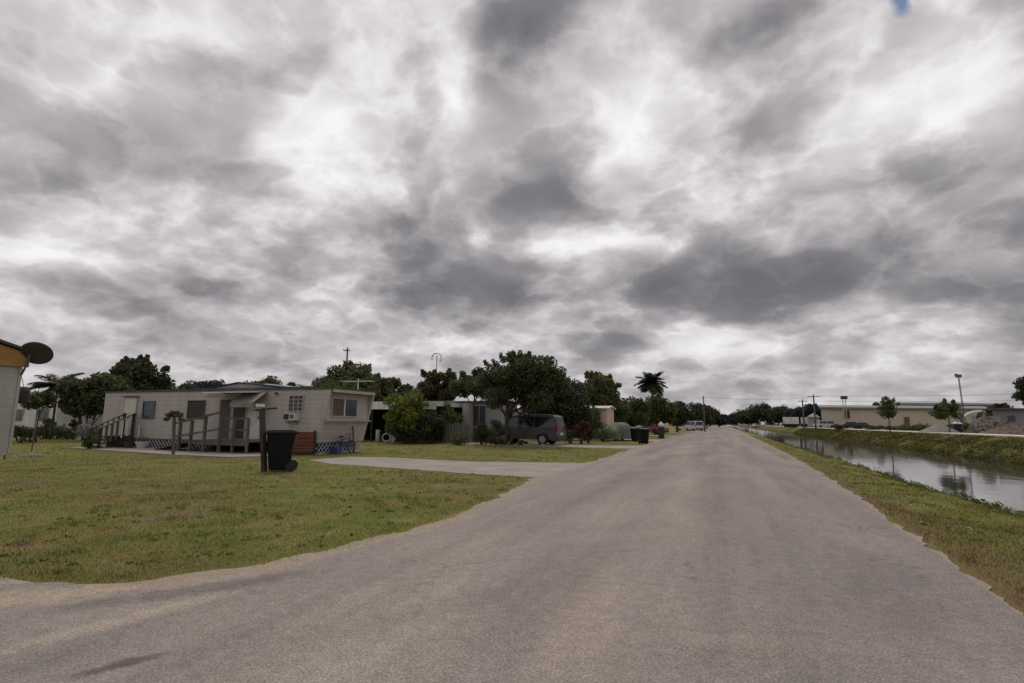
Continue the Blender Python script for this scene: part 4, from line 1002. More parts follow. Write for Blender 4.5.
# ================================================================== SUV
def hexloft(t, name, prof, hw, mat, bevel=0, cutz=None):
    "profile (x,z) closed, half width given as a function of z"
    n = len(prof); vs = [(x, -hw(z), z) for x, z in prof]+[(x, hw(z), z) for x, z in prof]
    b = MB(); b.add(vs, [tuple(range(n)), tuple(reversed(range(n, 2*n)))]+[(i, i+n, (i+1) % n+n, (i+1) % n) for i in range(n)])
    return b.build(name, mat, t, world=False, bevel=bevel)
def arch(cx, r, n=9): return [(cx+r*math.cos(a), .36+r*math.sin(a)) for a in np.linspace(math.pi, 0, n)][::-1]
def car(name, label, cat, loc, rz, Ln, H, Wd, paint, kind='suv', group=None, detail=True):
    t = thing(name, label, cat, loc, group, rz)   # +X is the front
    h2 = Ln/2; belt = H*.58; wb = Ln*.29; wr = .36 if kind == 'suv' else .31
    ac = lambda cx: [(cx+(wr+.07)*math.cos(a), wr+(wr+.07)*math.sin(a)) for a in np.linspace(0, math.pi, 9)]
    hw = lambda z: Wd/2*(1 if z <= belt else 1-.16*(z-belt)/(H-belt))
    if kind in ('suv', 'van'):
        hood = h2-.95 if kind == 'suv' else h2-.45
        top = [(h2, .35), (h2, .75), (h2-.08, .95), (hood, belt-.02), (hood-.65, H-.05), (hood-.85, H), (-h2+.35, H), (-h2+.22, H-.07), (-h2+.03, belt), (-h2, .6), (-h2, .35)]
    else:
        hood = h2-.95
        top = [(h2, .3), (h2, .62), (h2-.1, .75), (hood, belt), (hood-.65, H-.04), (hood-.9, H), (-h2+1.2, H), (-h2+.95, H-.05), (-h2+.35, belt+.02), (-h2+.04, belt-.04), (-h2, .5), (-h2, .3)]
    bot = [(-h2+.1, .25)]+[(x, z) for x, z in ac(-wb)][::-1]+[(x, z) for x, z in ac(wb)][::-1]+[(h2-.1, .25)]
    prof = top+bot
    kk = [i for i, (x, z) in enumerate(top) if z > belt+.03]
    i0, i1 = kk[0], kk[-1]
    fr_, bk_ = top[i0-1], top[min(i1+1, len(top)-1)]
    lower = top[:i0]+top[i1+1:]+bot; bw = Wd/2
    n = len(lower); b = MB(); b.add([(x, -bw, z) for x, z in lower]+[(x, bw, z) for x, z in lower], [tuple(range(n)), tuple(reversed(range(n, 2*n)))]+[(i, i+n, (i+1) % n+n, (i+1) % n) for i in range(n)])
    cab = [(fr_[0]-.02, min(fr_[1], belt)-.02)]+top[i0:i1+1]+[(bk_[0]+.02, min(bk_[1], belt)-.02)]
    n = len(cab); b.add([(x, -hw(z)+.005, z) for x, z in cab]+[(x, hw(z)-.005, z) for x, z in cab], [tuple(range(n)), tuple(reversed(range(n, 2*n)))]+[(i, i+n, (i+1) % n+n, (i+1) % n) for i in range(n)])
    b.build('body', M[paint], t, world=False, bevel=.03 if detail else 0)
    # glass
    def sidepoly(nm, poly, mat):
        for sg in (-1, 1):
            b = MB(); n = len(poly)
            vs = [(x, sg*(hw(z)-.01), z) for x, z in poly]+[(x, sg*(hw(z)+.012), z) for x, z in poly]
            b.add(vs, [tuple(range(n)), tuple(reversed(range(n, 2*n)))]+[(i, i+n, (i+1) % n+n, (i+1) % n) for i in range(n)])
            b.build(nm, mat, t, world=False)
    zt = H-.13; zb = belt+.04
    if kind in ('suv', 'van'):
        sidepoly('side_window', [(hood-.22, zb), (hood-.66, zt), (hood-1.15, zt), (hood-1.15, zb)], M['glass'])
        sidepoly('side_window', [(hood-1.23, zb), (hood-1.23, zt), (hood-2.15, zt), (hood-2.15, zb)], M['glass'])
        sidepoly('side_window', [(hood-2.27, zb), (hood-2.27, zt), (-h2+.42, zt), (-h2+.28, zb)], M['glass'])
        re = [(-h2+.02, belt+.05), (-h2+.20, H-.12)]
    else:
        sidepoly('side_window', [(hood-.2, zb), (hood-.7, zt), (hood-1.2, zt), (hood-1.2, zb)], M['glass'])
        sidepoly('side_window', [(hood-1.3, zb), (hood-1.3, zt), (-h2+1.1, zt), (-h2+.62, zb)], M['glass'])
        re = [(-h2+.42, belt+.08), (-h2+.95, H-.08)]
    def slope(nm, a, b2, s, mat, k=.82):
        n = Vector((b2[1]-a[1], 0, -(b2[0]-a[0]))).normalized()*s
        b = MB(); q = []
        for o in (-.01, .012):
            for x, z, sg in ((a[0], a[1], -1), (a[0], a[1], 1), (b2[0], b2[1], 1), (b2[0], b2[1], -1)): q.append((x+n.x*o, sg*hw(z)*k, z+n.z*o))
        b.add(q, [(0,3,2,1),(4,5,6,7),(0,1,5,4),(1,2,6,5),(2,3,7,6),(3,0,4,7)]); b.build(nm, mat, t, world=False)
    slope('rear_window', *re, -1, M['glass'])
    slope('windscreen', (hood-.05, belt+.03), (hood-.62, H-.1), 1, M['glass'])
    for x in (-wb, wb):
        for sg in (-1, 1):
            y = sg*(Wd/2-.13)
            b = MB(); b.lathe((x, y-.11, wr), [(wr*.6, 0), (wr*.94, 0), (wr, .04), (wr, .18), (wr*.94, .22), (wr*.6, .22)], 22, 'y'); wl = b.build('wheel', M['rubber'], t, world=False)
            if detail:
                b = MB(); yo = y+sg*.112; b.lathe((x, yo-.012, wr), [(wr*.2, 0), (wr*.60, 0), (wr*.60, .024), (wr*.2, .03)], 18, 'y')
                for k in range(6):
                    a = k*math.pi/3; b.bar((x, yo+sg*.016, wr), (x+wr*.55*math.cos(a), yo+sg*.016, wr+wr*.55*math.sin(a)), .05, .03)
                b.build('rim', M['rim'], wl, world=False)
    for sg in (-1, 1):
        b = MB(); zc = belt-.08 if kind != 'car' else belt-.16; b.box(-h2-.008, -h2+.20, sg*(Wd/2-.10)-.105, sg*(Wd/2-.10)+.115 if sg > 0 else sg*(Wd/2-.10)+.105, zc-.17, zc+.16)
        if sg < 0: b.v = [Vector((v.x, v.y-.01, v.z)) for v in b.v]
        b.build('taillight', M['red_lens'], t, world=False, bevel=.015 if detail else 0)
        b = MB(); b.box(h2-.14, h2+.006, sg*(Wd/2-.2)-.16, sg*(Wd/2-.2)+.16, .62, .78); b.build('headlight', M['frame_alu'], t, world=False)
    b = MB(); b.box(-h2-.07, -h2+.1, -Wd/2+.03, Wd/2-.03, .34, .55); b.build('bumper', M['suv_trim'], t, world=False, bevel=.02 if detail else 0)
    b = MB(); b.box(h2-.1, h2+.06, -Wd/2+.03, Wd/2-.03, .30, .50); b.build('bumper', M['suv_trim'], t, world=False)
    if detail:
        b = MB(); b.box(-h2-.012, -h2+.02, -.27, .27, .64, .78); b.build('number_plate', M['cream'], t, world=False)
        b = MB(); b.box(-h2-.02, -h2+.04, -.5, .5, belt-.06, belt+.0); b.build('chrome_strip', M['chrome'], t, world=False)
        for sg in (-1, 1):
            b = MB(); b.bar((h2-2.0, sg*(Wd/2-.24), H+.05), (-h2+.5, sg*(Wd/2-.24), H+.05), .035)
            for x in (h2-2.0, 0, -h2+.5): b.bar((x, sg*(Wd/2-.24), H-.01), (x, sg*(Wd/2-.24), H+.05), .035)
            b.build('roof_rail', M['rim'], t, world=False)
            b = MB(); b.box(hood-.35, hood-.17, sg*(Wd/2+.12)-.11, sg*(Wd/2+.12)+.11, belt, belt+.16); b.build('door_mirror', M[paint], t, world=False, bevel=.02)
            b = MB()
            for x in (hood-.5, hood-1.5): b.box(x-.62, x-.48, sg*(Wd/2+.012)-.012, sg*(Wd/2+.012)+.012, belt-.14, belt-.10)
            b.build('door_handle', M['suv_trim'], t, world=False)
    return t
p = spot(529, 35.6)
car('parked_suv', 'dark grey suv parked behind the multi stemmed tree, tail toward the road', 'suv', (p.x-.25, p.y+.55, .01), R(180-4), 4.75, 1.90, 1.86, 'suv_paint')
p = spot(651, 72); car('parked_car', 'red car half hidden behind the two roadside bins', 'car', (p.x, p.y, 0), R(150), 4.2, 1.45, 1.75, 'red_paint', 'car', detail=False)
p = spot(684, 118); car('parked_car', 'small white car at the left of the far driveway pair', 'car', (p.x, p.y, 0), R(165), 4.2, 1.5, 1.75, 'white_car', 'car', 'white vehicles parked down the road', detail=False)
p = spot(694, 112); car('parked_van', 'white van parked near the road end next to the dark trees', 'van', (p.x, p.y, 0), R(120), 4.8, 2.0, 1.9, 'white_car', 'van', 'white vehicles parked down the road', detail=False)
p = spot(701, 120); car('parked_car', 'white car nearest the asphalt at the far end of the road', 'car', (p.x, p.y, 0), R(95), 4.3, 1.5, 1.75, 'white_car', 'car', 'white vehicles parked down the road', detail=False)
# covered car
p = spot(619, 45.5); cc = thing('covered_car', 'car under a pale green grey cloth cover near the roadside bins', 'car', (p.x, p.y, 0), rz=R(62))
vs = []; fs = []; sec = 13; nl = 17
for i in range(nl):
    u = i/(nl-1); x = -2.15+4.3*u
    ht = np.interp(u, [0, .04, .2, .36, .6, .75, .95, 1], [.7, .95, 1.12, 1.5, 1.52, 1.1, .9, .65]); wd = .86*(1-.18*abs(2*u-1)**4)
    for k in range(sec):
        a = math.pi*k/(sec-1); cx = math.cos(a); y = wd*(abs(cx)**.6)*(1 if cx > 0 else -1)*(1+.05*(1-math.sin(a))); z = .15+(ht-.15)*math.sin(a)**.55
        y += .018*math.sin(i*2.3+k); vs.append((x, y, z))
for i in range(nl-1):
    for k in range(sec-1): fs.append((i*sec+k, i*sec+k+1, (i+1)*sec+k+1, (i+1)*sec+k))
fs.append(tuple(range(sec))); fs.append(tuple(reversed([(nl-1)*sec+k for k in range(sec)])))
f = MB(); f.add(vs, fs); f.build('cover', M['cover'], cc, world=False, smooth=True)
for x in (-1.3, 1.3):
    for y in (-.72, .72):
        f = MB(); f.lathe((x, y-.1, .31), [(.18, 0), (.31, 0), (.31, .2), (.18, .2)], 16, 'y'); f.build('wheel', M['rubber'], cc, world=False)
# roadside bins
p = spot(643.5, 38.5); make_bin('black ribbed trash bin on the verge, the right one of the near pair', 'black_plastic', (p.x, p.y, 0), R(112), 'wheeled trash bins')
p = spot(635.5, 43.5); make_bin('narrow black trash bin on the verge, the left one of the near pair', 'black_plastic', (p.x, p.y, 0), R(60), 'wheeled trash bins')
p = spot(661, 52.5); make_bin('teal trash bin farther down the verge with white bag on it', 'teal_plastic', (p.x, p.y, 0), R(100), 'wheeled trash bins')
V, F = leaves([(0, 0, .18)], [.22], [1], .01)
f = MB(); f.lathe((p.x, p.y, 1.115), [(.22, 0), (.30, .10), (.26, .28), (.12, .42), (.05, .5), (.09, .54)], 12); tag(f.build('rubbish_bag', M['white'], loc=(p.x, p.y, 1.115), smooth=True), 'knotted white rubbish bag on top of the teal bin', 'bag')

# ================================================================== VEGETATION left to right
rng = np.random.default_rng(11)
tree('leafy_tree', 'low dark tree drooping in front of the white house at left', 'tree', spot(88, 36), 4.6, 1.9, 1.75, n=28, total=6500, leaf=.11, mat='dark', trunks=3, trunk_r=.12, flat=-.7, group=None)
tree('leafy_tree', 'tall near black tree with lumpy top behind the tan mobile home', 'tree', spot(134, 52), 7.7, 3.2, 2.9, n=34, total=7500, leaf=.16, mat='black', trunk_r=.2, spike=7, rc=1.0, flat=-.8)
tree('leafy_tree', 'dark green tree filling the gap between the low tree and the black lumpy one', 'tree', spot(108, 48), 6.0, 2.2, 2.3, n=26, total=6500, leaf=.15, mat='dark', trunk_r=.16, flat=-.8)
bush('leafy_bush', 'sunny green bush peeping over the left end of the mobile home roof', spot(146, 36), 1.1, 3.75, total=1500, leaf=.09, mat='mid')
palm('feathery palm in front of the white roofed house at far left', spot(52, 37), 3.6, 1.9, n=24, trunk_r=.07, bark='bark', droop=.9, curve=.08)
t = tree('umbrella_tree', 'slender young tree with flat layered leaves at far left', 'tree', spot(38, 33), 3.2, 1.3, .7, n=9, total=900, leaf=.10, mat='dark', trunk_r=.05, rc=.45, limbs=5)
bush('flowering_bush', 'pale lilac flowering bush beside the far wooden steps', spot(95, 33.5), 1.0, 1.7, total=1100, leaf=.06, mat='bloom')
for i, (px, d, rx, h, mt, lb) in enumerate([(44, 38, 1.1, 1.2, 'dark', 'rounded dark hedge bush left of the palm trunk'), (58, 38, 1.2, 1.0, 'dark', 'low wide dark bush right of the palm trunk'), (50, 39, .45, 2.3, 'black', 'narrow dark shrub against the white house wall'),
     (75, 37, .35, 2.0, 'dark', 'thin forked shrub in front of the white house'), (69, 38, .8, .8, 'olive', 'low olive bush at the foot of the white house'), (22, 32, .9, 1.2, 'black', 'dark bush at the foot of the white garden frame')]):
    bush('leafy_bush', lb, spot(px, d), rx, h, total=900, leaf=.08, mat=mt)
# white garden frame
p = spot(25.5, 41); gf = thing('garden_arbor', 'white garden arbor frame beyond the thin pole', 'arbor', p)
f = MB()
for dx in (-.4, .4):
    for dy in (0, .5): f.bar((p.x+dx, p.y+dy, 0), (p.x+dx*.85, p.y+dy, 1.55), .05)
f.build('post', M['white'], gf)
f = MB()
for z in (.5, 1.1, 1.55): f.bar((p.x-.4, p.y, z), (p.x+.4, p.y, z), .04)
f.build('rail', M['white'], gf)
# low white fence
p = spot(66, 40); q = spot(86, 40); wf = thing('rail_fence', 'thin white rail fence at the foot of the dark trees', 'fence', p)
for k in range(6):
    c = p.lerp(q, k/5); f = MB(); f.bar((c.x, c.y, 0), (c.x, c.y, .95), .06); f.build('post', M['white'], wf)
f = MB(); f.bar((p.x, p.y, .85), (q.x, q.y, .85), .04, .06); f.bar((p.x, p.y, .45), (q.x, q.y, .45), .04, .06); f.build('rail', M['white'], wf)

# tree line behind the main trailer
tree('distant_tree', 'distant grey green tree showing above the roof between the two windows', 'tree', spot(205, 120), 10.5, 5.5, 3.5, n=18, total=2400, leaf=.35, mat='blue')
tree('distant_tree', 'distant tree low above the roof left of the gable', 'tree', spot(185, 120), 9.6, 5, 3.2, n=16, total=2000, leaf=.35, mat='dark')
tree('distant_tree', 'rounded distant tree top above the blue tarpaulin', 'tree', spot(258, 110), 10.6, 5.2, 3.3, n=18, total=2400, leaf=.33, mat='dark')
tree('distant_tree', 'narrow pointed distant conifer above the roof vent', 'tree', spot(290, 110), 10.4, 1.2, 4, n=10, total=900, leaf=.25, mat='black', rc=.7)
tree('distant_tree', 'low distant tree top right of the pointed conifer', 'tree', spot(308, 115), 9.2, 5, 3, n=14, total=1800, leaf=.33, mat='black')
tree('leafy_tree', 'broad lumpy olive tree behind the right half of the mobile home', 'tree', spot(352, 58), 7.9, 4.9, 3.0, n=46, total=11000, leaf=.17, mat='olive', trunk_r=.22, rc=1.15, flat=-.8, spike=5)
tree('leafy_tree', 'darker lumpy tree joining the olive tree on its right', 'tree', spot(391, 60), 7.2, 3.6, 3.0, n=28, total=7000, leaf=.17, mat='dark', trunk_r=.2, rc=1.0, flat=-.8)
tree('leafy_tree', 'dark tree in the dip left of the reddish crown', 'tree', spot(404, 66), 6.4, 2.6, 2.5, n=18, total=3500, leaf=.17, mat='black', trunk_r=.15, flat=-.8)
bush('leafy_bush', 'bright green bush above the roof under the olive tree', spot(330, 40), 1.8, 5.0, total=2600, leaf=.10, mat='bright', n=18)
bush('leafy_bush', 'bright green bush right above the raked trailer end', spot(354, 42), 1.6, 5.1, total=2600, leaf=.10, mat='bright', n=18)
tree('leafy_tree', 'round brownish crowned tree behind the yellow green bush', 'tree', spot(437, 56), 7.7, 2.7, 3.1, n=28, total=7500, leaf=.14, mat='warm', trunk_r=.18, rc=.85, flat=-.9, spike=4)
bush('yellow_bush', 'large yellow green leafy bush in front of the dark carport', spot(409, 36.2), 2.3, 3.75, total=9500, leaf=.095, mat='yellow', n=46, rc=.52)
bush('leafy_bush', 'dark shaded shrub under the right side of the yellow green bush', spot(431, 36.0), 1.3, 2.9, total=3000, leaf=.08, mat='black', n=18)
bush('leafy_bush', 'dark low shrub beneath the yellow green bush', spot(412, 35.4), 1.3, 1.6, total=2500, leaf=.07, mat='black', n=16)
bush('leafy_bush', 'dark leggy shrub in front of the second home window', spot(482, 35), .85, 1.7, total=1500, leaf=.07, mat='dark', n=12)
bush('leafy_bush', 'dark shrub by the nose of the grey suv', spot(492, 35.2), .8, 1.25, total=1300, leaf=.07, mat='dark', n=12)
bush('low_plant', 'grey green low plant among the border stones', spot(496, 34.2), .65, .55, total=900, leaf=.06, mat='olive', n=9, cat='plant')
bush('low_plant', 'small dark low plant left of the suv wheel', spot(522, 34.3), .5, .45, total=600, leaf=.05, mat='dark', n=8, cat='plant')
bush('leafy_bush', 'tall ragged green bush against the carport edge behind the board fence', spot(447, 38), 1.3, 3.3, total=2600, leaf=.09, mat='mid', n=18)
bush('leafy_bush', 'low ragged bush at the foot of the board fence', spot(460, 34), .8, .9, total=900, leaf=.06, mat='olive', n=10)
bush('leafy_bush', 'tall thin leaved shrub against the pale wall of the second home', spot(497, 37.5), .7, 2.4, total=1300, leaf=.07, mat='mid', n=12)
# spreading tree
tree('spreading_tree', 'large spreading dark green tree on several stems in front of the suv', 'tree', spot(508, 34.4), 6.0, 3.85, 2.3, n=84, total=19000, leaf=.085, mat='dark', trunks=3, trunk_r=.13, bark='bark', ry=3.0, cz=3.72, rc=.66, flat=-.7, limbs=12, spike=18, lean=.75, lo=.2)
tree('leafy_tree', 'lighter green tree left of the spreading tree over the second home', 'tree', spot(474, 42), 5.6, 2.4, 1.5, n=24, total=5500, leaf=.11, mat='mid', trunk_r=.13, flat=-.5, spike=5, rc=.65)
tree('leafy_tree', 'dark tree close behind the suv roof', 'tree', spot(556, 47), 6.0, 3.2, 2.6, n=26, total=6500, leaf=.14, mat='black', trunk_r=.17, flat=-.8)
tree('leafy_tree', 'wide feathery olive tree right of the spreading tree', 'tree', spot(594, 58), 7.1, 3.5, 2.7, n=32, total=8000, leaf=.14, mat='olive', trunk_r=.18, rc=.95, flat=-.8, spike=10)
tree('leafy_tree', 'dark rounded tree between the olive tree and the coconut palm', 'tree', spot(622, 66), 4.9, 3.0, 2.2, n=24, total=5000, leaf=.15, mat='dark', trunk_r=.15, flat=-.9)
tree('leafy_tree', 'low dark green tree behind the covered car', 'tree', spot(606, 60), 4.2, 3.0, 1.9, n=20, total=4000, leaf=.13, mat='dark', trunk_r=.13, flat=-.9)
tree('leafy_tree', 'low deep green tree left of the roadside bins', 'tree', spot(634, 62), 5.0, 2.4, 2.3, n=20, total=4200, leaf=.13, mat='mid', trunk_r=.13, flat=-.9)
palm('tall coconut palm rising above the roadside trees', spot(652, 84), 7.7, 3.0, n=38, trunk_r=.16, bark='bark', droop=.85)
tree('leafy_tree', 'mixed green tree at the foot of the coconut palm', 'tree', spot(657, 72), 5.4, 2.7, 2.5, n=26, total=5500, leaf=.15, mat='mid', trunk_r=.15, flat=-.9, spike=5)
tree('leafy_tree', 'dark round topped tree right of the coconut palm', 'tree', spot(677, 92), 5.9, 3.3, 2.7, n=26, total=5000, leaf=.18, mat='black', trunk_r=.18, flat=-.9)
tree('distant_tree', 'dark dome shaped tree beyond the white van', 'tree', spot(696, 150), 8.0, 5.5, 4, n=22, total=3500, leaf=.3, mat='black', flat=-.9)
tree('distant_tree', 'dark dome shaped tree behind the power pole', 'tree', spot(707, 170), 8.2, 5.0, 4, n=22, total=3200, leaf=.32, mat='black', flat=-.9)
tree('distant_tree', 'small dark tree where the left tree row ends', 'tree', spot(719, 230), 6.2, 5, 3, n=14, total=1800, leaf=.4, mat='blue', flat=-.9)
bush('flowering_bush', 'red flowering bush on pale stems right of the suv', spot(581, 37.5), .72, 2.15, total=1500, leaf=.06, mat='red', n=12, rc=.36)
bush('flowering_bush', 'smaller dull red bush crowding behind the red flowering one', spot(588, 39), .6, 1.7, total=900, leaf=.06, mat='red', n=9)
bush('leafy_bush', 'dark green shrub between the suv tail and the red bush', spot(570, 38), .8, 1.2, total=900, leaf=.07, mat='dark')
bush('leafy_bush', 'dark green shrub left of the covered car', spot(603, 42), 1.3, 1.35, total=900, leaf=.07, mat='dark')
for k in range(22):
    px = 482+rng.uniform(0, 66); d = 33.6+rng.uniform(-.15, .6); p = spot(px, d)
    f = MB(); r = rng.uniform(.07, .17); vs = [Vector(v)*r for v in unit(14)]
    me = bpy.data.meshes.new('border_stone'); bm = bmesh.new(); [bm.verts.new((v.x*1.2, v.y, v.z*.8+r*.3)) for v in vs]; bmesh.ops.convex_hull(bm, input=bm.verts[:]); bm.to_mesh(me); bm.free()
    o = link('border_stone', me, M['stone'], None, p); tag(o, 'rough pale stone in the rock border edging the lawn before the suv', 'stone', 'stones edging the planted border')

bush('leafy_bush', 'tall dark bush filling the gap behind the suv tail', spot(566, 46), 1.7, 3.6, total=3500, leaf=.10, mat='black', n=18)
bush('leafy_bush', 'tall dark bush behind the red flowering bush', spot(585, 47), 1.6, 3.0, total=3200, leaf=.10, mat='dark', n=18)
bush('leafy_bush', 'dark bush hiding the foot of the beige home', spot(603, 49), 1.2, 1.3, total=1500, leaf=.09, mat='olive', n=12)
bush('leafy_bush', 'tall olive bush left of the beige home corner', spot(591, 49), 1.25, 4.0, total=3200, leaf=.10, mat='olive', n=18)
# utility pole & windmill behind the trailer
def upole(label, p, h, arm=2.2, lean=0, mat='pole_wood', zb=0, name='utility_pole', rz=YAW, arms=1, r=.16, group=None):
    t = thing(name, label, 'utility pole', (p.x, p.y, zb), group)
    f = MB(); f.tube([(p.x, p.y, zb), (p.x+lean, p.y, zb+h)], [r, r*.65], 8); f.build('pole', M[mat], t)
    d = Vector((math.cos(rz), math.sin(rz), 0))*arm/2
    for k in range(arms):
        c = Vector((p.x+lean*.95, p.y-.2, zb+h-.45-.9*k)); f = MB(); f.bar(c-d, c+d, .1, .13); ar = f.build('crossarm', M[mat], t)
        f = MB()
        for s in (-.9, .0, .9):
            q = c+d*s; f.tube([q, q+Vector((0, 0, .22))], [.05, .03], 6)
        f.build('insulator', M['frame_alu'], ar)
    return t
upole('wooden utility pole rising behind the olive tree at left centre', spot(343.5, 75), 11.7, 0.9, rz=YAW+R(200), arms=1)
p = spot(435, 62); wmil = thing('wind_vane', 'small pale curved wind spinner on a mast above the brownish tree', 'wind spinner', p)
f = MB(); f.tube([p, p+Vector((0, 0, 9.1))], .05, 6); f.build('mast', M['steel'], wmil)
f = MB(); f.tube([p+Vector((-.55+.62*math.cos(a)+.5, .0, 8.75+.62*math.sin(a))) for a in np.linspace(R(-50), R(200), 14)], .06, 6); f.build('hoop', M['frame_alu'], wmil)
upole('slim power pole standing above the far left tree row', spot(704.5, 100), 6.6, .3, r=.13)

# ================================================================== RIGHT SIDE
BZ = .66
def rotbox(t, name, px0, px1, d, depth, z0, z1, mat, fwd=0):
    "box whose front face lies at camera depth d between two pixel columns"
    a = spot(px0, d-fwd); b2 = spot(px1, d-fwd); v = Vector((a.x, a.y, 0)).normalized()*depth
    m_ = MB(); pts = [a, b2, b2+v, a+v]
    m_.add([(q.x, q.y, z0) for q in pts]+[(q.x, q.y, z1) for q in pts], [(0,3,2,1),(4,5,6,7),(0,1,5,4),(1,2,6,5),(2,3,7,6),(3,0,4,7)])
    return m_.build(name, mat, t)
def ztop(py, px, d): return at(px, py, d).z
W1 = thing('warehouse', 'long low beige metal warehouse with dull green roof across the canal', 'warehouse', spot(910, 160, BZ))
zt = ztop(409.3, 900, 150)
rotbox(W1, 'wall', 822, 1000, 150, 40, BZ, zt, M['metal_wall'])
a = spot(820, 149.2); b2 = spot(1002, 149.2); v = Vector((a.x, a.y, 0)).normalized()
f = MB(); pts = [(a, zt+.01), (b2, zt+.01), (b2, zt+.45), (a, zt+.45)]
vs = [(q.x, q.y, z) for q, z in pts]; vs += [((q+v*20).x, (q+v*20).y, z+1.2) for q, z in pts]; vs += [((q+v*41).x, (q+v*41).y, z) for q, z in pts]
f.add(vs, [(0,1,2,3),(3,2,6,7),(7,6,10,11),(0,4,5,1),(4,8,9,5),(8,11,10,9),(0,3,7,4),(4,7,11,8),(1,5,6,2),(5,9,10,6)]); f.build('roof', M['roof_green'], W1)
rotbox(W1, 'louver', 846, 850.5, 150, .3, ztop(418, 848, 150), ztop(410.5, 848, 150), M['wood_dark'], fwd=.35)
for x0 in (905, 974): rotbox(W1, 'door', x0, x0+5, 150, .2, BZ, BZ+3.2, M['wood_grey'], fwd=.25)
for x0, x1 in ((878, 884), (930, 938)): rotbox(W1, 'skylight_strip', x0, x1, 150, .2, zt-1.2, zt-.6, M['steel'], fwd=.22)
W2 = thing('warehouse', 'taller grey green warehouse whose roof shows above the beige one', 'warehouse', spot(950, 215, BZ))
rotbox(W2, 'wall', 896, 996, 205, 30, BZ, ztop(404.5, 940, 205), M['roof_green'])
zz0 = ztop(404.5, 940, 205)
a = spot(895, 204); b2 = spot(997, 204)
f = MB(); pts = [(a, zz0+.01), (b2, zz0+.01), (b2, zz0+.5), (a, zz0+.5)]
vs = [(q.x, q.y, z) for q, z in pts]; vs += [((q+v*16).x, (q+v*16).y, z+1.0) for q, z in pts]
f.add(vs, [(0,1,2,3),(3,2,6,7),(4,7,6,5),(0,4,5,1),(0,3,7,4),(1,5,6,2)]); f.build('roof', M['metal_wall_grey'], W2)
for x0, x1 in ((914, 928), (898, 903)): rotbox(W2, 'roof_vent', x0, x1, 205, .5, ztop(407.5, x0, 205), ztop(405.5, x0, 205), M['wood_dark'], fwd=.7)
W3 = thing('warehouse', 'low grey shed with dark window at the right edge across the canal', 'warehouse', spot(1020, 70, BZ))
z3 = ztop(409.5, 1010, 70)
rotbox(W3, 'wall', 994, 1075, 70, 12, BZ, z3, M['metal_wall_grey'])
rotbox(W3, 'roof', 993, 1076, 70, 13, z3+.003, z3+.18, M['steel'], fwd=.5)
rotbox(W3, 'window', 1010, 1016, 70, .12, ztop(421, 1010, 70), ztop(415.5, 1010, 70), M['glass'], fwd=.14)
rotbox(W3, 'window', 1030, 1038, 70, .12, ztop(421, 1030, 70), ztop(415.5, 1030, 70), M['glass'], fwd=.14)
# rooftop blower
t = thing('roof_tank', 'dark rooftop blower on a long rail above the beige warehouse', 'blower', (spot(875, 170).x, spot(875, 170).y, ztop(408, 875, 170)))
rotbox(t, 'rail', 864, 878, 165, 1, ztop(407.2, 870, 165), ztop(406.2, 870, 165), M['wood_dark'])
p = at(876, 404.5, 165); f = MB(); f.lathe(p-Vector((0, 0, .9)), [(.9, 0), (1.1, .4), (.9, 1.2), (.3, 1.7)], 12); f.build('drum', M['wood_dark'], t)
# extraction tower
t = thing('exhaust_tower', 'slim steel exhaust stack with dark square head beside the warehouse', 'exhaust stack', spot(846, 146, BZ))
p = spot(846, 146, BZ); f = MB()
for dx in (-.35, .35): f.tube([p+Vector((dx, 0, 0)), p+Vector((dx, 0, ztop(399, 846, 146)-BZ))], .09, 6)
for k in range(12): f.bar(p+Vector((-.35, 0, .5+k*.6)), p+Vector((.35, 0, 1.1+k*.6)), .06)
f.build('frame', M['frame_alu'], t)
f = MB(); zc = ztop(399, 846, 146); f.box(p.x-.75, p.x+.75, p.y-.7, p.y+.7, zc, zc+.85); f.build('head', M['dark_car'], t)
# sports light mast
t = thing('light_mast', 'tall lattice mast with floodlight head above the warehouse roofs', 'light mast', spot(965, 100, BZ))
p = spot(965.5, 100, BZ); tp_ = at(962.5, 375.5, 100); tp_ = Vector((p.x-.25, p.y, tp_.z)); f = MB()
for dx, dy in ((-.12, 0), (.12, 0), (0, .2)): f.tube([p+Vector((dx, dy, 0)), tp_+Vector((dx*.6, dy*.6, 0))], .045, 5)
nn = 26
for k in range(nn):
    a = p.lerp(tp_, k/nn); b2 = p.lerp(tp_, (k+1)/nn); s = .11*(1 if k % 2 else -1); f.tube([a+Vector((s, 0, 0)), b2-Vector((s, 0, 0))], .025, 4)
f.build('mast', M['steel'], t)
f = MB(); f.box(tp_.x-.42, tp_.x+.42, tp_.y-.3, tp_.y+.3, tp_.z-.25, tp_.z+.3); f.box(tp_.x-.6, tp_.x-.2, tp_.y-.35, tp_.y-.05, tp_.z, tp_.z+.45); f.build('floodlight', M['steel'], t)
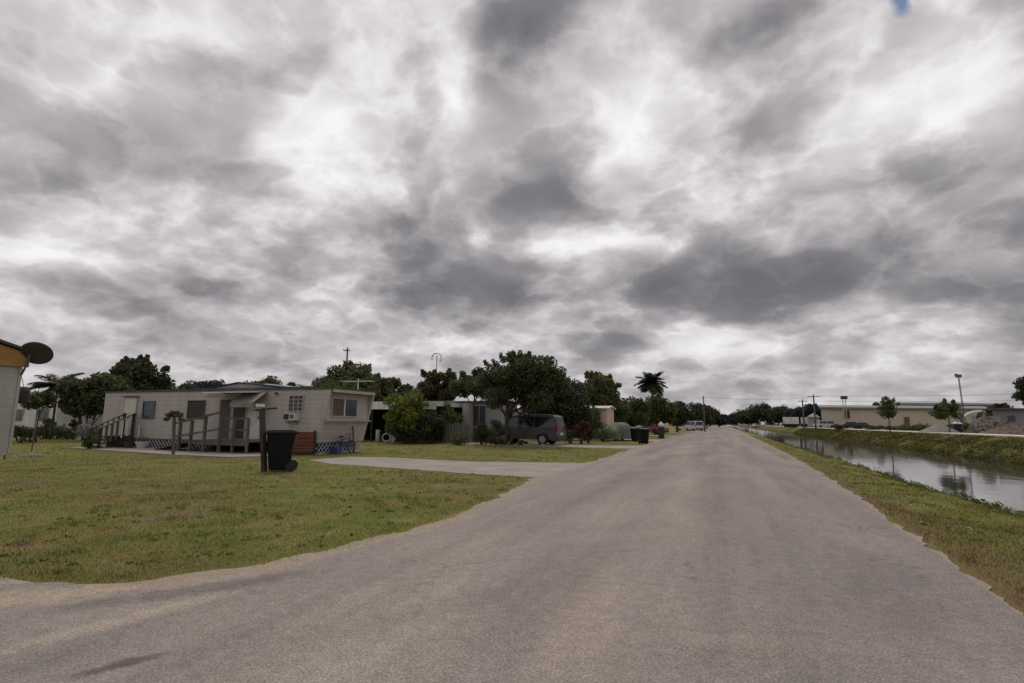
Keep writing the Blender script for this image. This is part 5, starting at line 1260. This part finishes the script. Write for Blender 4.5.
# trees right
tree('slender_tree', 'slender open tree on the far bank in front of the beige wall', 'tree', spot(889.5, 62, BZ), 4.2-.1, 1.35, 1.6, n=16, total=1700, leaf=.085, mat='mid', trunk_r=.06, rc=.5, flat=-.8, spike=5, cz=2.6)
tree('slender_tree', 'rounder bushy tree left of the blue skip across the canal', 'tree', spot(949, 58, BZ), 3.9, 1.55, 1.45, n=22, total=2800, leaf=.085, mat='mid', trunk_r=.07, rc=.5, flat=-.8, spike=6, cz=2.3)
tree('leafy_tree', 'dark tree leaning into the right edge of the view', 'tree', spot(1051, 62, BZ), 8.0, 4.2, 3.5, n=34, total=8000, leaf=.14, mat='black', trunk_r=.25, rc=1.0, flat=-.9, spike=3, cz=4.9)
tree('leafy_tree', 'brown green scrub tree above the grey shed', 'tree', spot(1003, 90, BZ), 4.6, 3.4, 1.8, n=16, total=2500, leaf=.16, mat='warm', trunk_r=.12, flat=-.8, spike=5)
tree('leafy_tree', 'green tree behind the rubble heap', 'tree', spot(990, 105, BZ), 5.2, 2.2, 2.3, n=14, total=2000, leaf=.2, mat='olive', trunk_r=.14, flat=-.8)
far = [(748, 320, 10.5, 10, 'black', 'first dark tree right of the road end'), (765, 300, 13.5, 11, 'black', 'highest dark mound of the far right tree row'), (778, 290, 11.5, 9, 'black', 'dark tree right of the highest far mound'),
       (792, 300, 10, 10, 'blue', 'lower bluish tree between the dark mounds'), (738, 420, 10, 10, 'blue', 'hazy tree at the vanishing point of the road'), (728, 520, 9, 12, 'blue', 'pale far tree closing the road end')]
for px, d, h, rx, mt, lb in far: tree('distant_tree', lb, 'tree', spot(px, d, .3), h, rx, h*.45, n=22, total=2600, leaf=.55, mat=mt, flat=-.95)
tree('distant_tree', 'dark blue green tree behind the twin power poles', 'tree', spot(806, 185, BZ), 8.6, 5.2, 3.9, n=24, total=4200, leaf=.3, mat='blue', flat=-.95)
tree('distant_tree', 'dark blue green tree touching the warehouse corner', 'tree', spot(817, 195, BZ), 8.2, 4.6, 3.7, n=22, total=3600, leaf=.3, mat='blue', flat=-.95)
tree('distant_tree', 'dark tree left of the twin power poles', 'tree', spot(796, 200, BZ), 7.2, 4.2, 3.2, n=18, total=2800, leaf=.3, mat='black', flat=-.95)
upole('shorter power pole left of the warehouse corner', spot(804, 120, BZ), 6.4, 2.0, zb=BZ, rz=YAW, r=.2)
upole('taller power pole just left of the warehouse corner', spot(815.5, 118, BZ), 7.4, 2.6, zb=BZ, rz=YAW, r=.2)
upole('faint thin pole in front of the far right tree row', spot(785, 230, BZ), 9.5, 3.0, zb=BZ, rz=YAW, r=.16)
# overhead wires
def wire(label, a, b2, sag, r=.03, n=24):
    pts = [a.lerp(b2, i/n)-Vector((0, 0, sag*4*(i/n)*(1-i/n))) for i in range(n+1)]
    f = MB(); f.tube(pts, r, 5); tag(f.build('power_line', M['cable'], loc=a), label, 'power line')
wire('upper overhead wire running right from the taller pole', at(815.5, 396, 118), at(1250, 386, 100), .6, .028)
wire('lower overhead wire running right from the shorter pole', at(804, 401, 120), at(1250, 393, 105), .7, .02)
wire('overhead wire spanning between the road end pole and the taller pole', at(704.5, 397, 100), at(815.5, 397, 118), .5, .018)
# vehicles and stuff across the canal
def onbank(px, d): return spot(px, d, BZ)
p = onbank(824, 140); car('parked_van', 'white van parked at the corner of the beige warehouse', 'van', p, R(200), 4.8, 1.9, 1.9, 'white_car', 'van', detail=False)
p = onbank(851, 112); car('parked_car', 'dark car parked along the beige warehouse wall', 'car', p, R(15), 4.4, 1.45, 1.8, 'dark_car', 'car', detail=False)
p = onbank(862, 125); car('parked_car', 'second dark car right of the first by the warehouse wall', 'car', p, R(10), 4.3, 1.4, 1.8, 'dark_car', 'car', detail=False)
p = onbank(838, 96); bush('leafy_bush', 'dark low bush at the left end of the warehouse cars', p, 1.4, 1.1, total=900, leaf=.12, mat='black')
p = onbank(795, 160); t = thing('truck_trailer', 'long white truck trailer far off left of the power poles', 'trailer', p)
rotbox(t, 'box', 783, 799, 160, 2.5, BZ+1.0, BZ+3.0, M['roof_white']); rotbox(t, 'undercarriage', 784, 798, 160, 2, BZ+.0, BZ+.98, M['dark_void'])
p = onbank(806, 155); t = thing('truck_trailer', 'shorter white truck trailer between the power poles', 'trailer', p)
rotbox(t, 'box', 801, 808, 155, 2.5, BZ+1.1, BZ+2.9, M['white']); rotbox(t, 'undercarriage', 801.5, 807.5, 155, 2, BZ+.0, BZ+1.08, M['dark_void'])
t = thing('pitched_shed', 'small grey pitched roof shed between the power poles and warehouse', 'shed', onbank(813, 150))
rotbox(t, 'wall', 808, 820, 148, 6, BZ, BZ+2.9, M['wall_grey'])
a = spot(807, 147.5); b2 = spot(821, 147.5); c = (a+b2)/2
f = MB(); z0 = BZ+2.91; w_ = v*7
vs = [(a.x, a.y, z0), (b2.x, b2.y, z0), (c.x, c.y, z0+1.1)]; vs += [(q[0]+w_.x, q[1]+w_.y, q[2]) for q in vs]; f.add(vs, [(0,1,2),(5,4,3),(0,3,4,1),(1,4,5,2),(2,5,3,0)]); f.build('roof', M['roof_white'], t)
# blue skip
p = onbank(960, 62); t = thing('waste_skip', 'dark blue waste skip across the canal beside the bushy tree', 'skip', p)
f = MB(); d = Vector((math.cos(YAW), math.sin(YAW), 0))
f.prism([(p.x-.45, BZ+.05), (p.x+.4, BZ+.05), (p.x+.55, BZ+.95), (p.x-.58, BZ+.95)], p.y, p.y+1.2, 'y'); f.build('container', M['navy'], t, bevel=.03)
f = MB(); f.box(p.x-.62, p.x+.59, p.y-.04, p.y+1.24, BZ+.952, BZ+1.02); f.build('rim', M['navy'], t)
C = [(p.x-.3, p.y+.5, BZ+1.1), (p.x+.1, p.y+.5, BZ+1.08)]
f = MB(); f.lathe((p.x-.25, p.y+.5, BZ+.98), [(.3, 0), (.28, .15), (.1, .28)], 9); f.lathe((p.x+.2, p.y+.5, BZ+.98), [(.25, 0), (.25, .1), (.1, .2)], 9); tag(f.build('rubbish_bag', M['white'], loc=(p.x, p.y+.5, BZ+.98)), 'white rubbish bags heaped in the blue skip', 'bags')
# grapple crane with white arched boom
p = onbank(974, 66); t = thing('grapple_crane', 'white arched crane boom with dark grapple over the rubble heap', 'crane', p)
def P_(px, py): return at(px, py, 66)
bs = [P_(961.5, 419.5), P_(964.5, 416.2), P_(969, 413.6), (P_(974, 412.2)), P_(980, 411.6), P_(984.5, 412), P_(985.5, 415)]
f = MB(); f.tube(bs, [.13, .17, .19, .19, .17, .14, .1], 8); f.build('boom', M['white'], t, smooth=True)
f = MB(); q = P_(980.6, 412); f.tube([q, P_(980.6, 416)], .06, 6); g_ = P_(980.6, 417)
for sg in (-1, 1):
    f.tube([P_(980.6, 415), P_(980.6+sg*2.6, 415.2), P_(980.6+sg*2.0, 418), P_(980.6+sg*.3, 421.5)], [.1, .16, .14, .04], 6)
f.build('grapple', M['wood_dark'], t)
q = P_(961.5, 419.5); f = MB(); f.tube([(q.x, q.y, BZ+.9), q], [.22, .16], 8); f.build('mast', M['steel'], t)
f = MB(); f.box(q.x-1.3, q.x+3.4, q.y-.9, q.y+.9, BZ+.55, BZ+.95); f.build('chassis', M['wood_dark'], t)
f = MB(); f.box(q.x+1.2, q.x+3.4, q.y-.9, q.y+.9, BZ+.955, BZ+2.0); f.build('cargo_box', M['metal_wall_grey'], t)
for dx in (-.8, 1.7, 2.8):
    for dy in (-.85, .65):
        f = MB(); f.lathe((q.x+dx, q.y+dy, BZ+.45), [(.2, 0), (.45, 0), (.45, .22), (.2, .22)], 16, 'y'); f.build('wheel', M['rubber'], t)
# heaps
def heap(name, label, cat, p, rx, ry, h, mat, kind='stuff', n=26, rough=.18, bits=0):
    vs = []; fs = []
    for j in range(n):
        for i in range(n):
            u, w_ = -1+2*i/(n-1), -1+2*j/(n-1); r = math.hypot(u, w_)
            z = max(0, 1-r)**.8*h*(1+rough*rng.normal()); vs.append((u*rx, w_*ry, z-.03 if r < 1 else -.05))
    for j in range(n-1):
        for i in range(n-1): fs.append((j*n+i, j*n+i+1, (j+1)*n+i+1, (j+1)*n+i))
    o = npmesh(name, vs, fs, M[mat], None, p); return tag(o, label, cat, kind=kind)
heap('gravel_heap', 'pale grey gravel heap across the canal', 'gravel heap', onbank(938, 60), 2.0, 1.6, 1.05, 'gravel', rough=.05)
heap('rubble_heap', 'red brown rubble heap under the white crane boom', 'rubble heap', onbank(986, 56), 2.1, 1.8, 1.75, 'rubble')
heap('rubble_heap', 'lower mixed debris heap in front of the grey shed', 'rubble heap', onbank(1008, 52), 2.6, 1.6, .9, 'rubble')
V, F = leaves([(0, 0, .6), (.8, 0, .9), (-.8, 0, .5), (2.1, -.5, .3), (2.8, -.6, .4)], [1.0, .8, .8, .7, .6], [130, 100, 100, 90, 80], .13, asp=.9); V[:, 2] = np.maximum(V[:, 2], .0)
tag(npmesh('debris', V, F, M['stone'], None, onbank(990, 55)), 'broken boards and grey debris scattered over the rubble', 'debris', kind='stuff')
bush('dry_bush', 'rusty brown bush growing out of the rubble', onbank(984, 58), 1.0, 2.7, total=900, leaf=.10, mat='warm')
for px, d, rx, h, mt, lb in [(905, 75, 2.0, 1.1, 'olive', 'low scrub at the foot of the beige wall left of the heap'), (920, 80, 2.2, 1.3, 'warm', 'brownish scrub behind the gravel heap'), (893, 82, 1.8, .9, 'dark', 'dark scrub just right of the slender tree'), (876, 84, 2.0, .9, 'dark', 'low dark scrub between the cars and the slender tree'),
    (969, 60, .9, 1.2, 'olive', 'green bush right of the blue skip'), (1018, 55, 1.2, 1.0, 'dark', 'dark bush below the grey shed window')]:
    bush('scrub_bush', lb, onbank(px, d), rx, h, total=900, leaf=.11, mat=mt)
# far woods as one mass
C = []; Rr = []
for az in np.arange(-75, 100, .45):
    if -6 < az < 6: d = rng.uniform(900, 1000); hh = rng.uniform(6, 9)
    else: d = rng.uniform(420, 560); hh = rng.uniform(5, 10)
    for k in range(2): C.append((-math.sin(R(az))*d+rng.normal()*3, math.cos(R(az))*d, hh*rng.uniform(.25, .75))); Rr.append(rng.uniform(3.5, 6))
V, F = leaves(C, Rr, [70]*len(C), 1.1)
V[:, 2] = np.maximum(V[:, 2], .2)
tag(npmesh('far_woods', V, F, L_['blue']), 'low dark line of far woods along the horizon', 'woods', kind='stuff')
